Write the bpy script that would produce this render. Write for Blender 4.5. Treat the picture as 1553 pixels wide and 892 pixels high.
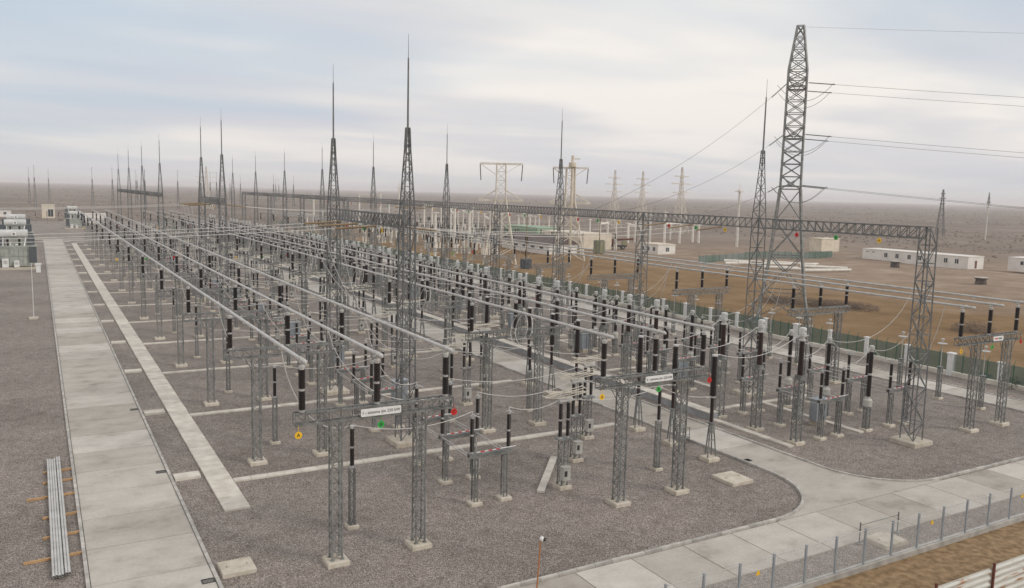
import bpy, math, random
from mathutils import Vector, Matrix
random.seed(7)
S = bpy.context.scene
for o in list(bpy.data.objects): bpy.data.objects.remove(o)
COL = S.collection
# ------------------------------------------------------------------ camera
CAMH = 17.57; FPX = 1246.275; PW, PH = 1553.0, 892.0
yaw, pitch, roll = (math.radians(a) for a in (30.05307, 7.03846, -1.3804))
fw = Vector((math.sin(yaw)*math.cos(pitch), math.cos(yaw)*math.cos(pitch), -math.sin(pitch)))
rt = Vector((math.cos(yaw), -math.sin(yaw), 0)); dn = fw.cross(rt)
rt, dn = math.cos(roll)*rt + math.sin(roll)*dn, -math.sin(roll)*rt + math.cos(roll)*dn
cam = bpy.data.objects.new('camera', bpy.data.cameras.new('camera')); COL.objects.link(cam)
up = -dn; bk = -fw
cam.matrix_world = Matrix(((rt.x, up.x, bk.x, 0), (rt.y, up.y, bk.y, 0), (rt.z, up.z, bk.z, CAMH), (0, 0, 0, 1)))
cam.data.sensor_width = 36; cam.data.lens = 36*FPX/PW; cam.data.clip_start = 0.5; cam.data.clip_end = 30000
S.camera = cam
def gp(x, y, z=0.0):
    """photo pixel -> point on the level z"""
    v = fw + (x-PW/2)/FPX*rt + (y-PH/2)/FPX*dn
    s = (z-CAMH)/v.z
    return v.x*s, v.y*s
# ------------------------------------------------------------------ sky, sun, exposure
SUN_DIR = Vector((0.62, -0.78, 0)).normalized(); SUN_EL = math.radians(33)
W = bpy.data.worlds.new('World'); S.world = W; W.use_nodes = True
nt = W.node_tree; N = nt.nodes; L = nt.links
for n in list(N): N.remove(n)
def nd(t, **kw):
    n = N.new(t)
    for k, v in kw.items(): setattr(n, k, v)
    return n
out = nd('ShaderNodeOutputWorld'); bg = nd('ShaderNodeBackground'); bg.inputs['Strength'].default_value = 0.1
L.new(bg.outputs[0], out.inputs[0])
sky = nd('ShaderNodeTexSky', sky_type='NISHITA', sun_disc=False)
sky.sun_elevation = SUN_EL; sky.sun_rotation = math.atan2(SUN_DIR.x, SUN_DIR.y); sky.dust_density = 2.5; sky.air_density = 1.0
tc = nd('ShaderNodeTexCoord'); sp = nd('ShaderNodeSeparateXYZ'); L.new(tc.outputs['Generated'], sp.inputs[0])
def mth(op, a, b=None, c=None):
    n = nd('ShaderNodeMath', operation=op)
    for i, q in enumerate((a, b, c)):
        if q is None: continue
        if isinstance(q, (int, float)): n.inputs[i].default_value = q
        else: L.new(q, n.inputs[i])
    return n.outputs[0]
def ramp(fac, stops):
    n = nd('ShaderNodeValToRGB'); L.new(fac, n.inputs[0]); el = n.color_ramp.elements
    while len(el) < len(stops): el.new(0.5)
    for e, (p, c) in zip(el, stops): e.position = p; e.color = c if len(c) == 4 else (*c, 1)
    return n.outputs[0]
def wmix(fac, a, b):
    n = nd('ShaderNodeMix', data_type='RGBA'); L.new(fac, n.inputs[0]); L.new(a, n.inputs[6]) if not isinstance(a, tuple) else setattr(n.inputs[6], 'default_value', a)
    L.new(b, n.inputs[7]) if not isinstance(b, tuple) else setattr(n.inputs[7], 'default_value', b)
    return n.outputs[2]
zz = mth('MAXIMUM', sp.outputs[2], 0.0); zq = mth('ADD', zz, 0.075)
cv = nd('ShaderNodeCombineXYZ'); L.new(mth('DIVIDE', sp.outputs[0], zq), cv.inputs[0]); L.new(mth('DIVIDE', sp.outputs[1], zq), cv.inputs[1])
def cloud(scale, detail, rough, off, dist=0.4):
    mp = nd('ShaderNodeMapping'); mp.inputs['Location'].default_value = off; mp.inputs['Rotation'].default_value = (0, 0, 0.42); mp.inputs['Scale'].default_value = (1.0, 1.5, 1)
    L.new(cv.outputs[0], mp.inputs[0])
    n = nd('ShaderNodeTexNoise'); n.inputs['Scale'].default_value = scale; n.inputs['Detail'].default_value = detail
    n.inputs['Roughness'].default_value = rough; n.inputs['Distortion'].default_value = dist
    L.new(mp.outputs[0], n.inputs['Vector']); return n.outputs[0]
c1 = cloud(0.2, 5, 0.48, (-7, 5, 0), 0.25); c2 = cloud(0.3, 4, 0.45, (4, 4, 2), 0.25)
cover = ramp(c1, [(0.38, (0.38,)*3), (0.53, (1, 1, 1))])
tint = ramp(c2, [(0.38, (6.5, 6.6, 7.2)), (0.5, (7.6, 7.5, 7.55)), (0.6, (9.5, 9.0, 8.45))])
skyb = nd('ShaderNodeMix', data_type='RGBA'); skyb.inputs[0].default_value = 0.75
L.new(sky.outputs[0], skyb.inputs[6]); skyb.inputs[7].default_value = (5.0, 6.6, 8.2, 1)
clouds = wmix(cover, skyb.outputs[2], tint)
hz = mth('POWER', 2.718, mth('MULTIPLY', zz, -20.0))
final = wmix(mth('MULTIPLY', hz, 0.95), clouds, (6.7, 6.55, 6.6, 1))
L.new(final, bg.inputs['Color'])
sun = bpy.data.objects.new('sun', bpy.data.lights.new('sun', 'SUN')); COL.objects.link(sun)
sun.data.energy = 1.5; sun.data.angle = math.radians(14); sun.data.color = (1.0, 0.93, 0.83)
sd = Vector((SUN_DIR.x*math.cos(SUN_EL), SUN_DIR.y*math.cos(SUN_EL), math.sin(SUN_EL)))
sun.rotation_euler = sd.to_track_quat('Z', 'Y').to_euler()
S.view_settings.view_transform = 'Standard'; S.view_settings.look = 'None'; S.view_settings.exposure = 0.0; S.view_settings.gamma = 1.0
S.view_settings.use_curve_mapping = False
S.render.engine = 'CYCLES'
S.cycles.volume_bounces = 3; S.cycles.max_bounces = 6; S.cycles.transparent_max_bounces = 12
# ------------------------------------------------------------------ materials
MAT = {}
def mat(name, col, col2=None, scale=3.0, rough=0.6, metal=0.0, bump=0.0, bscale=None, detail=4, spec=None, rnd=0.0, p=(0.35, 0.65), alpha=None, coord='Object'):
    m = bpy.data.materials.new(name); m.use_nodes = True; t = m.node_tree; b = t.nodes['Principled BSDF']
    b.inputs['Roughness'].default_value = rough; b.inputs['Metallic'].default_value = metal
    if spec is not None: b.inputs['Specular IOR Level'].default_value = spec
    co = t.nodes.new('ShaderNodeTexCoord'); no = t.nodes.new('ShaderNodeTexNoise')
    no.inputs['Scale'].default_value = scale; no.inputs['Detail'].default_value = detail
    t.links.new(co.outputs[coord], no.inputs['Vector'])
    r = t.nodes.new('ShaderNodeValToRGB'); t.links.new(no.outputs[0], r.inputs[0])
    r.color_ramp.elements[0].position = p[0]; r.color_ramp.elements[1].position = p[1]
    r.color_ramp.elements[0].color = (*col, 1); r.color_ramp.elements[1].color = (*(col2 or col), 1)
    src = r.outputs[0]
    if rnd:
        oi = t.nodes.new('ShaderNodeObjectInfo'); mr = t.nodes.new('ShaderNodeMapRange')
        mr.inputs['To Min'].default_value = 1-rnd; mr.inputs['To Max'].default_value = 1+rnd*0.6
        t.links.new(oi.outputs['Random'], mr.inputs[0])
        mx = t.nodes.new('ShaderNodeMix'); mx.data_type = 'RGBA'; mx.blend_type = 'MULTIPLY'; mx.inputs[0].default_value = 1
        t.links.new(src, mx.inputs[6]); t.links.new(mr.outputs[0], mx.inputs[7]); src = mx.outputs[2]
    t.links.new(src, b.inputs['Base Color'])
    if bump:
        n2 = t.nodes.new('ShaderNodeTexNoise'); n2.inputs['Scale'].default_value = bscale or scale*4; n2.inputs['Detail'].default_value = 3
        t.links.new(co.outputs[coord], n2.inputs['Vector'])
        bp = t.nodes.new('ShaderNodeBump'); bp.inputs['Strength'].default_value = bump; bp.inputs['Distance'].default_value = 0.02
        t.links.new(n2.outputs[0], bp.inputs['Height']); t.links.new(bp.outputs[0], b.inputs['Normal'])
    if alpha is not None: b.inputs['Alpha'].default_value = alpha
    MAT[name] = m; return m
mat('steel', (.15, .155, .15), (.28, .285, .275), 2.5, .5, .25, rnd=.18)
mat('steel_dark', (.13, .135, .135), (.215, .22, .22), 2.0, .6, .2, rnd=.1)  # darker copy of steel; backlit shade of the gantry beams put into the colour
mat('aluminium', (.46, .455, .44), (.58, .575, .56), 1.5, .45, .15)
mat('wire', (.55, .54, .52), (.66, .65, .63), 2, .5, .3)
mat('brown', (.010, .0065, .0055), (.018, .011, .009), 3, .4, spec=.3, rnd=.25)
mat('redbrown', (.018, .008, .006), (.030, .012, .009), 3, .4, spec=.3, rnd=.25)
mat('footing', (.46, .41, .33), (.60, .55, .47), 2.2, .9, bump=.2, rnd=.12)
mat('cover', (.53, .49, .43), (.66, .625, .56), 1.3, .9, bump=.15, rnd=.12)
mat('kerb', (.36, .345, .32), (.53, .51, .47), 1.6, .9, bump=.25, rnd=.16)
mat('channel', (.26, .27, .28), (.36, .37, .38), 1.5, .8)
mat('white', (.68, .69, .69), (.78, .78, .77), 2, .5)
mat('white_wall', (.66, .63, .595), (.77, .745, .71), .35, .85, rnd=.03)
mat('cream', (.58, .52, .42), (.70, .63, .52), .6, .85)
mat('cream_paint', (.54, .51, .43), (.64, .60, .52), 2, .5)
mat('old_concrete', (.64, .61, .55), (.78, .75, .69), .8, .9, rnd=.15)
mat('old_steel', (.60, .55, .47), (.74, .69, .61), .8, .8)
mat('box', (.40, .40, .37), (.50, .49, .45), 1, .6)
mat('cabinet', (.50, .51, .50), (.60, .61, .60), 1, .5)
mat('cabinet_blue', (.24, .27, .30), (.32, .35, .38), 1, .5)
mat('dark', (.02, .022, .024), (.04, .042, .045), 2, .4)
mat('glass', (.03, .035, .04), (.05, .055, .06), 2, .15)
mat('yellow', (.80, .47, .02), (.85, .52, .03), 2, .5)
mat('green', (.03, .36, .06), (.04, .42, .08), 2, .5)
mat('red', (.52, .015, .015), (.6, .02, .02), 2, .5)
mat('black', (.012, .012, .012), None, 2, .6)
mat('rust', (.30, .12, .045), (.42, .19, .08), 6, .85)
mat('rust_dark', (.10, .03, .02), (.16, .05, .03), 4, .8)
mat('wood', (.40, .24, .11), (.52, .33, .17), 5, .8)
mat('mesh_fence', (.60, .61, .61), None, 2, .6, alpha=.14)
mat('mesh_green', (.06, .16, .13), (.20, .26, .26), .09, .7, alpha=.52)
mat('green_paint', (.03, .13, .09), None, 2, .6)
mat('green_wall', (.23, .36, .24), (.30, .42, .30), .5, .8)
mat('roof_dark', (.10, .08, .075), (.15, .12, .11), .6, .9)
mat('olive', (.25, .25, .15), (.32, .31, .20), 1, .6)
mat('trap_dark', (.07, .075, .08), (.10, .105, .11), 2, .6)
mat('brown_rod', (.20, .14, .07), (.27, .19, .10), 4, .4)
mat('transformer', (.30, .32, .29), (.42, .44, .40), 1, .5, rnd=.05)
mat('radiator', (.055, .065, .075), (.085, .10, .11), 3, .5)
mat('blue_paint', (.10, .36, .45), (.14, .42, .50), 1, .4)
mat('shrub', (.15, .12, .095), (.23, .19, .15), .15, 1.0)
mat('bush', (.07, .085, .035), (.12, .13, .06), 1.2, .9)
mat('brush', (.11, .085, .07), (.19, .155, .135), .5, .9)
mat('tyre', (.02, .02, .02), None, 2, .8)
mat('ash', (.07, .06, .055), (.12, .10, .09), 1, .9)
mat('soil', (.17, .105, .05), (.32, .22, .12), 2.6, .95, bump=.9, bscale=9, detail=9)

def nodes_of(name):
    m = bpy.data.materials.new(name); m.use_nodes = True; MAT[name] = m
    return m.node_tree, m.node_tree.nodes, m.node_tree.links, m.node_tree.nodes['Principled BSDF']
def nz(t, l, vec, scale, detail=3, rough=.5):
    n = t.nodes.new('ShaderNodeTexNoise'); n.inputs['Scale'].default_value = scale; n.inputs['Detail'].default_value = detail; n.inputs['Roughness'].default_value = rough
    l.new(vec, n.inputs['Vector']); return n.outputs[0]
def rmp(t, l, fac, stops):
    n = t.nodes.new('ShaderNodeValToRGB'); l.new(fac, n.inputs[0]); el = n.color_ramp.elements
    while len(el) < len(stops): el.new(.5)
    for e, (p, c) in zip(el, stops): e.position = p; e.color = (*c, 1)
    return n.outputs[0]
def mx(t, l, fac, a, b, blend='MIX'):
    n = t.nodes.new('ShaderNodeMix'); n.data_type = 'RGBA'; n.blend_type = blend
    for i, q in ((0, fac), (6, a), (7, b)):
        if isinstance(q, (int, float)): n.inputs[i].default_value = q
        elif isinstance(q, tuple): n.inputs[i].default_value = (*q, 1)
        else: l.new(q, n.inputs[i])
    return n.outputs[2]
# gravel: crushed stone, each stone its own grey, pinkish or tan
t, n_, l, b = nodes_of('gravel'); co = t.nodes.new('ShaderNodeTexCoord').outputs['Object']
vo = t.nodes.new('ShaderNodeTexVoronoi'); vo.inputs['Scale'].default_value = 24; l.new(co, vo.inputs['Vector'])
se = t.nodes.new('ShaderNodeSeparateColor'); l.new(vo.outputs['Color'], se.inputs[0])
stone = rmp(t, l, se.outputs[0], [(0, (.12, .102, .092)), (.35, (.235, .203, .182)), (.75, (.33, .29, .262)), (1, (.54, .495, .46))])
big = rmp(t, l, nz(t, l, co, .12, 5, .6), [(.32, (.82, .81, .80)), (.5, (1.0, 1.0, 1.0)), (.68, (1.14, 1.13, 1.12))])
mid = rmp(t, l, nz(t, l, co, 1.1, 4, .65), [(.32, (.80, .78, .77)), (.55, (1.0, 1.0, 1.0)), (.75, (1.1, 1.09, 1.08))])
c = mx(t, l, 1, mx(t, l, 1, stone, big, 'MULTIPLY'), mid, 'MULTIPLY')
l.new(c, b.inputs['Base Color']); b.inputs['Roughness'].default_value = .95; b.inputs['Specular IOR Level'].default_value = .2
bp = t.nodes.new('ShaderNodeBump'); bp.inputs['Strength'].default_value = .9; bp.inputs['Distance'].default_value = .04
l.new(vo.outputs['Distance'], bp.inputs['Height']); l.new(bp.outputs[0], b.inputs['Normal'])
# concrete paving: pours of slightly different grey, water stains
t, n_, l, b = nodes_of('paving'); tcn = t.nodes.new('ShaderNodeTexCoord'); co = tcn.outputs['Object']
geo = t.nodes.new('ShaderNodeNewGeometry'); pos = geo.outputs['Position']
oi = t.nodes.new('ShaderNodeObjectInfo'); basec = rmp(t, l, oi.outputs['Random'], [(0, (.40, .37, .33)), (.5, (.475, .45, .41)), (1, (.555, .53, .49))])
mpn = t.nodes.new('ShaderNodeMapping'); mpn.inputs['Scale'].default_value = (.8, 1.0, 1); l.new(pos, mpn.inputs[0])
st = rmp(t, l, nz(t, l, mpn.outputs[0], .55, 6, .6), [(.3, (.70, .68, .645)), (.45, (.93, .92, .905)), (.66, (1.07, 1.07, 1.06))])
fi = rmp(t, l, nz(t, l, pos, 9, 3), [(.3, (.93, .93, .93)), (.7, (1.05, 1.05, 1.05))])
l.new(mx(t, l, 1, mx(t, l, 1, basec, st, 'MULTIPLY'), fi, 'MULTIPLY'), b.inputs['Base Color']); b.inputs['Roughness'].default_value = .8; b.inputs['Specular IOR Level'].default_value = .3
# open steppe
t, n_, l, b = nodes_of('steppe'); geo = t.nodes.new('ShaderNodeNewGeometry'); pos = geo.outputs['Position']
sx = t.nodes.new('ShaderNodeSeparateXYZ'); l.new(pos, sx.inputs[0])
nbig = nz(t, l, pos, .035, 5, .6); nmid = nz(t, l, pos, .11, 9, .72); nfar = nz(t, l, pos, .006, 6, .6)
tan = rmp(t, l, nmid, [(.3, (.20, .145, .10)), (.5, (.30, .225, .165)), (.7, (.43, .345, .27))])
och = rmp(t, l, nmid, [(.28, (.135, .08, .033)), (.5, (.235, .145, .064)), (.72, (.33, .225, .12))])
far = rmp(t, l, nz(t, l, pos, .02, 8, .72), [(.3, (.12, .10, .085)), (.48, (.205, .17, .145)), (.66, (.29, .245, .205))])
def maprange(src, a, b_, c_=0, d=1):
    q = t.nodes.new('ShaderNodeMapRange'); l.new(src, q.inputs[0]); q.inputs[1].default_value = a; q.inputs[2].default_value = b_; q.inputs[3].default_value = c_; q.inputs[4].default_value = d
    return q.outputs[0]
def madd(a, k, c_):
    q = t.nodes.new('ShaderNodeMath'); q.operation = 'MULTIPLY_ADD'; l.new(a, q.inputs[0]); q.inputs[1].default_value = k
    if isinstance(c_, (int, float)): q.inputs[2].default_value = c_
    else: l.new(c_, q.inputs[2])
    return q.outputs[0]
wx = madd(nbig, 80, sx.outputs[0]); nearf = maprange(wx, 172, 200)
c = mx(t, l, nearf, och, tan)
ln = t.nodes.new('ShaderNodeVectorMath'); ln.operation = 'LENGTH'; l.new(pos, ln.inputs[0])
wr = madd(nbig, 160, ln.outputs['Value']); farf = maprange(wr, 330, 480)
c = mx(t, l, farf, c, far)
c = mx(t, l, .18, c, rmp(t, l, nfar, [(.35, (.12, .10, .09)), (.65, (.30, .25, .21))]))
l.new(c, b.inputs['Base Color']); b.inputs['Roughness'].default_value = 1; b.inputs['Specular IOR Level'].default_value = .1
bp = t.nodes.new('ShaderNodeBump'); bp.inputs['Strength'].default_value = .5; bp.inputs['Distance'].default_value = .25
l.new(nz(t, l, pos, .9, 5, .7), bp.inputs['Height']); l.new(bp.outputs[0], b.inputs['Normal'])
# ribbed sheet with rust streaks
t, n_, l, b = nodes_of('sheet'); co = t.nodes.new('ShaderNodeTexCoord').outputs['Object']
mpn = t.nodes.new('ShaderNodeMapping'); mpn.inputs['Scale'].default_value = (.7, 1, 7); l.new(co, mpn.inputs[0])
l.new(rmp(t, l, nz(t, l, mpn.outputs[0], 1.1, 5, .65), [(.3, (.62, .63, .60)), (.56, (.52, .52, .48)), (.63, (.34, .16, .08)), (.75, (.25, .10, .05))]), b.inputs['Base Color']); b.inputs['Roughness'].default_value = .6
# ------------------------------------------------------------------ mesh helpers
class MB:
    def __init__(s): s.v = []; s.f = []; s.m = []; s.s = []
    def add(s, vs, fs, smooth=False, m=0):
        o = len(s.v); s.v += [tuple(v) for v in vs]; s.f += [tuple(i+o for i in f) for f in fs]
        s.m += [m]*len(fs); s.s += [smooth]*len(fs); return s
    def box(s, c, d, m=0):
        x, y, z = c; a, b, e = d[0]/2, d[1]/2, d[2]/2
        vs = [(x+i*a, y+j*b, z+k*e) for k in (-1, 1) for j in (-1, 1) for i in (-1, 1)]
        return s.add(vs, [(0, 2, 3, 1), (4, 5, 7, 6), (0, 1, 5, 4), (2, 6, 7, 3), (0, 4, 6, 2), (1, 3, 7, 5)], False, m)
    def bar(s, p, q, w, h=None, cap=False, m=0):
        p = Vector(p); q = Vector(q); d = (q-p).normalized(); h = h or w
        u = d.cross(Vector((0, 0, 1)))
        if u.length < 1e-3: u = Vector((1, 0, 0))
        u.normalize(); v = u.cross(d)
        vs = [e+u*(i*w/2)+v*(j*h/2) for e in (p, q) for i, j in ((-1, -1), (1, -1), (1, 1), (-1, 1))]
        fs = [(0, 1, 5, 4), (1, 2, 6, 5), (2, 3, 7, 6), (3, 0, 4, 7)]
        if cap: fs += [(3, 2, 1, 0), (4, 5, 6, 7)]
        return s.add(vs, fs, False, m)
    def tube(s, p, q, r, r2=None, n=8, cap=True, m=0):
        p = Vector(p); q = Vector(q); d = (q-p).normalized(); r2 = r if r2 is None else r2
        u = d.cross(Vector((0, 0, 1)))
        if u.length < 1e-3: u = Vector((1, 0, 0))
        u.normalize(); v = u.cross(d); A = [2*math.pi*i/n for i in range(n)]
        vs = [p+(u*math.cos(a)+v*math.sin(a))*r for a in A]+[q+(u*math.cos(a)+v*math.sin(a))*r2 for a in A]
        s.add(vs, [(i, (i+1) % n, n+(i+1) % n, n+i) for i in range(n)], True, m)
        if cap: s.add(vs[:n], [tuple(range(n))[::-1]], False, m); s.add(vs[n:], [tuple(range(n))], False, m)
        return s
    def path(s, pts, r, n=5, m=0):
        pts = [Vector(p) for p in pts]; vs = []; K = len(pts)
        for i, p in enumerate(pts):
            d = (pts[min(i+1, K-1)]-pts[max(i-1, 0)]).normalized(); u = d.cross(Vector((0, 0, 1)))
            if u.length < 1e-3: u = Vector((1, 0, 0))
            u.normalize(); v = u.cross(d)
            vs += [p+(u*math.cos(2*math.pi*j/n)+v*math.sin(2*math.pi*j/n))*r for j in range(n)]
        fs = [(i*n+j, i*n+(j+1) % n, (i+1)*n+(j+1) % n, (i+1)*n+j) for i in range(K-1) for j in range(n)]
        return s.add(vs, fs, True, m)
    def lathe(s, prof, x=0, y=0, n=10, smooth=False, m=0):
        vs = [(x+r*math.cos(2*math.pi*j/n), y+r*math.sin(2*math.pi*j/n), z) for r, z in prof for j in range(n)]
        fs = [(i*n+j, i*n+(j+1) % n, (i+1)*n+(j+1) % n, (i+1)*n+j) for i in range(len(prof)-1) for j in range(n)]
        s.add(vs, fs, smooth, m)
        k = (len(prof)-1)*n; s.add(vs[k:], [tuple(range(n))], False, m); return s
    def prism(s, poly, z0, z1, m=0):
        n = len(poly); vs = [(x, y, z0) for x, y in poly]+[(x, y, z1) for x, y in poly]
        return s.add(vs, [(i, (i+1) % n, n+(i+1) % n, n+i) for i in range(n)]+[tuple(range(n, 2*n)), tuple(range(n))[::-1]], False, m)
    def join(s, o, m=0):
        k = len(s.v); s.v += o.v; s.f += [tuple(i+k for i in f) for f in o.f]; s.m += [m]*len(o.f); s.s += o.s; return s
    def lattice(s, x, y, w0, w1, z0, z1, n, c, b, X=False, ring=True, same=False):
        def cn(t_):
            w = (w0+(w1-w0)*t_)/2; z = z0+(z1-z0)*t_
            return [Vector((x-w, y-w, z)), Vector((x+w, y-w, z)), Vector((x+w, y+w, z)), Vector((x-w, y+w, z))]
        lv = [cn(i/n) for i in range(n+1)]
        for j in range(4): s.bar(lv[0][j], lv[-1][j], c)
        for i in range(n):
            for j in range(4):
                a, e = j, (j+1) % 4
                if (i+j) % 2 and not X and not same: a, e = e, a
                s.bar(lv[i][a], lv[i+1][e], b)
                if X: s.bar(lv[i][e], lv[i+1][a], b)
                if ring: s.bar(lv[i+1][j], lv[i+1][(j+1) % 4], b)
        return s
    def truss(s, p, q, w, h, n, c, b):
        p = Vector(p); q = Vector(q); d = (q-p); u = Vector((-d.y, d.x, 0)).normalized()*(w/2); k = Vector((0, 0, h))
        P = [[p+d*(i/n)+a for i in range(n+1)] for a in (-u, u, -u+k, u+k)]
        for r in P: s.bar(r[0], r[-1], c)
        for i in range(n+1):
            s.bar(P[0][i], P[2][i], b); s.bar(P[1][i], P[3][i], b); s.bar(P[0][i], P[1][i], b); s.bar(P[2][i], P[3][i], b)
        for i in range(n):
            f = i < n/2
            for lo, hi in ((0, 2), (1, 3)):
                s.bar(P[lo][i] if not f else P[hi][i], P[hi][i+1] if not f else P[lo][i+1], b)
            s.bar(P[2][i], P[3][i+1], b); s.bar(P[0][i+1], P[1][i], b)
        return s
def mesh_of(mb, name, mats):
    me = bpy.data.meshes.new(name); me.from_pydata(mb.v, [], mb.f); me.polygons.foreach_set('use_smooth', mb.s)
    for m in mats: me.materials.append(MAT[m])
    if len(mats) > 1: me.polygons.foreach_set('material_index', mb.m)
    me.update(); return me
class P:
    """one part of a thing: a mesh, its material, its own sub-parts"""
    def __init__(s, name, mb, m, ch=(), label=None): s.name = name; s.mb = mb; s.m = m; s.ch = list(ch); s.mesh = None; s.label = label
    def get(s):
        if s.mesh is None: s.mesh = mesh_of(s.mb, s.name, [s.m])
        return s.mesh
def tag(o, label, cat, group=None):
    o['label'] = label; o['category'] = cat
    if group: o['group'] = group
    return o
def link(name, data, parent=None, loc=None):
    o = bpy.data.objects.new(name, data); COL.objects.link(o)
    if parent: o.parent = parent
    if loc is not None: o.location = loc
    return o
MERGED = {}
def spawn(name, label, cat, loc, parts, group=None, full=True, rz=0.0):
    if full:
        r = link(name, None); r.empty_display_size = .2
        for p in parts:
            o = link(p.name, p.get(), r)
            if p.label: o['label'] = p.label
            for c_ in p.ch: link(c_.name, c_.get(), o)
    else:
        key = tuple(id(p) for p in parts)
        if key not in MERGED:
            mb = MB(); ms = []
            for p in parts:
                for q in [p]+p.ch:
                    if q.m not in ms: ms.append(q.m)
                    mb.join(q.mb, ms.index(q.m))
            MERGED[key] = (mesh_of(mb, name, ms), parts)
        r = link(name, MERGED[key][0])
    r.location = loc; r.rotation_euler = (0, 0, rz)
    return tag(r, label, cat, group)
def one(name, mb, m, label, cat, group=None, loc=None):
    return tag(link(name, mesh_of(mb, name, [m] if isinstance(m, str) else m), None, loc), label, cat, group)
def struct(name, mb, m):
    o = link(name, mesh_of(mb, name, [m])); o['kind'] = 'structure'; return o
ORD = ['first', 'second', 'third', 'fourth', 'fifth', 'sixth', 'seventh', 'eighth', 'ninth', 'tenth', 'eleventh', 'twelfth', 'thirteenth', 'fourteenth', 'fifteenth', 'sixteenth']
ORD += ['seventeenth', 'eighteenth', 'nineteenth', 'twentieth', 'twenty-first', 'twenty-second']
ROW = ['front', 'middle', 'rear']
def text_mb(txt, size, depth=.004):
    cu = bpy.data.curves.new('t', 'FONT'); cu.body = txt; cu.size = size; cu.extrude = depth; cu.align_x = 'CENTER'; cu.align_y = 'CENTER'; cu.resolution_u = 2
    o = bpy.data.objects.new('t', cu); me = bpy.data.meshes.new_from_object(o); mb = MB()
    # text stands in the XZ plane facing -Y
    mb.add([(v.co.x, -v.co.z, v.co.y) for v in me.vertices], [tuple(p.vertices) for p in me.polygons])
    bpy.data.objects.remove(o); bpy.data.curves.remove(cu); bpy.data.meshes.remove(me); return mb
def moved(mb, d):
    o = MB(); o.join(mb); o.v = [(x+d[0], y+d[1], z+d[2]) for x, y, z in o.v]; return o
# ------------------------------------------------------------------ grid of the yard (metres)
Y0, PITCH, NB = 36.02, 16.0, 15
def yk(k): return Y0+PITCH*k
RY = (3.61, 7.48, 11.37); TR = 13.29
BUSZ = 9.90
B1 = (10.02, 13.59, 17.16); B2 = (26.80, 30.45, 34.10); B3 = (60.00, 63.70, 67.40)
XD1, XP1, XP2, XSF, XCT, XD2, XCV, XD3, XAR = 21.75, 13.61, 34.02, 38.59, 46.94, 50.48, 54.72, 58.46, 69.83
XPA = (26.74, 30.29, 33.94)
FULLK = 9
# ------------------------------------------------------------------ ground
def gz(x, y):
    if x < 86: return -.03
    a = min(1, (x-86)/25.0)
    return -.03+a*(.35*math.sin(x*.11+1.3)*math.sin(y*.083)+.25*math.sin(x*.041+y*.057)+.15*math.sin(y*.19-x*.13))
xs = [-12000, -5000, -2000, -800, -300, -100]+[84+7*i for i in range(45)]+[500, 700, 1200, 2200, 4500, 12000]
ys = [-12000, -3000, -600, -100]+[-40+7*i for i in range(72)]+[600, 900, 1600, 3000, 6000, 12000]
mb = MB(); nx = len(xs)
mb.add([(x, y, gz(x, y) if x < 420 and -50 < y < 470 else -.03) for y in ys for x in xs], [(j*nx+i, j*nx+i+1, (j+1)*nx+i+1, (j+1)*nx+i) for j in range(len(ys)-1) for i in range(nx-1)], True)
struct('ground', mb, 'steppe')
mb = MB(); mb.add([(-80, 23.95, 0), (80.5, 23.95, 0), (80.5, 420, 0), (-80, 420, 0)], [(0, 1, 2, 3)]); struct('gravel_yard', mb, 'gravel')
mb = MB(); mb.add([(-60, -30, -.012), (84, -30, -.012), (84, 23.9, -.012), (-60, 23.9, -.012)], [(0, 1, 2, 3)]); struct('bare_soil', mb, 'soil')
# roads: slabs are pieces of their road
RZ = .06
def road(name, rects, label=None):
    r = link(name, None); r['kind'] = 'structure'
    for poly in rects:
        m_ = MB(); m_.prism(poly, -.2, RZ+random.uniform(-.004, .004)); link('slab', mesh_of(m_, 'slab', ['paving']), r)
    return r
g = .028
def rect(x0, y0, x1, y1): return [(x0+g, y0+g), (x1-g, y0+g), (x1-g, y1-g), (x0+g, y1-g)]
road('access_road', [rect(1.37, 26.3+4.05*i, 6.26, 26.3+4.05*(i+1)) for i in range(64)])
def arc(cx, cy, r, a0, a1, n): return [(cx+r*math.cos(math.radians(a0+(a1-a0)*i/n)), cy+r*math.sin(math.radians(a0+(a1-a0)*i/n))) for i in range(n+1)]
arcL = arc(34.49, 36.0, 5.9, -90, 0, 12); arcR = arc(49.3, 35.2, 5.04, 180, 270, 12)
XJ = [30.95+3.3*i for i in range(-8, 15)]
rr = [rect(a, 26.1, a+3.3, 29.9) for a in XJ]
rr += [[(34.52, 29.94), (49.25, 29.94)]+[(x+.01, y-.01) for x, y in arcR[::-1] if y > 30.2 and y < 36]+[(44.24, 36.3), (40.42, 36.3)]+[(x-.01, y-.01) for x, y in arcL[::-1] if y > 30.2 and y < 36]]
rr += [rect(40.39, 36.3+4.6*i, 44.26, 36.3+4.6*(i+1)) for i in range(54)]
rr[len(XJ)] = [p for p in rr[len(XJ)]]
road('service_road', rr)
road('perimeter_road', [rect(72.44, 30.2+5*i, 76.0, 30.2+5*(i+1)) for i in range(50)])
road('far_cross_road', [rect(-60+8*i, 286.5, -52+8*i, 290.5) for i in range(12)])
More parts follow.
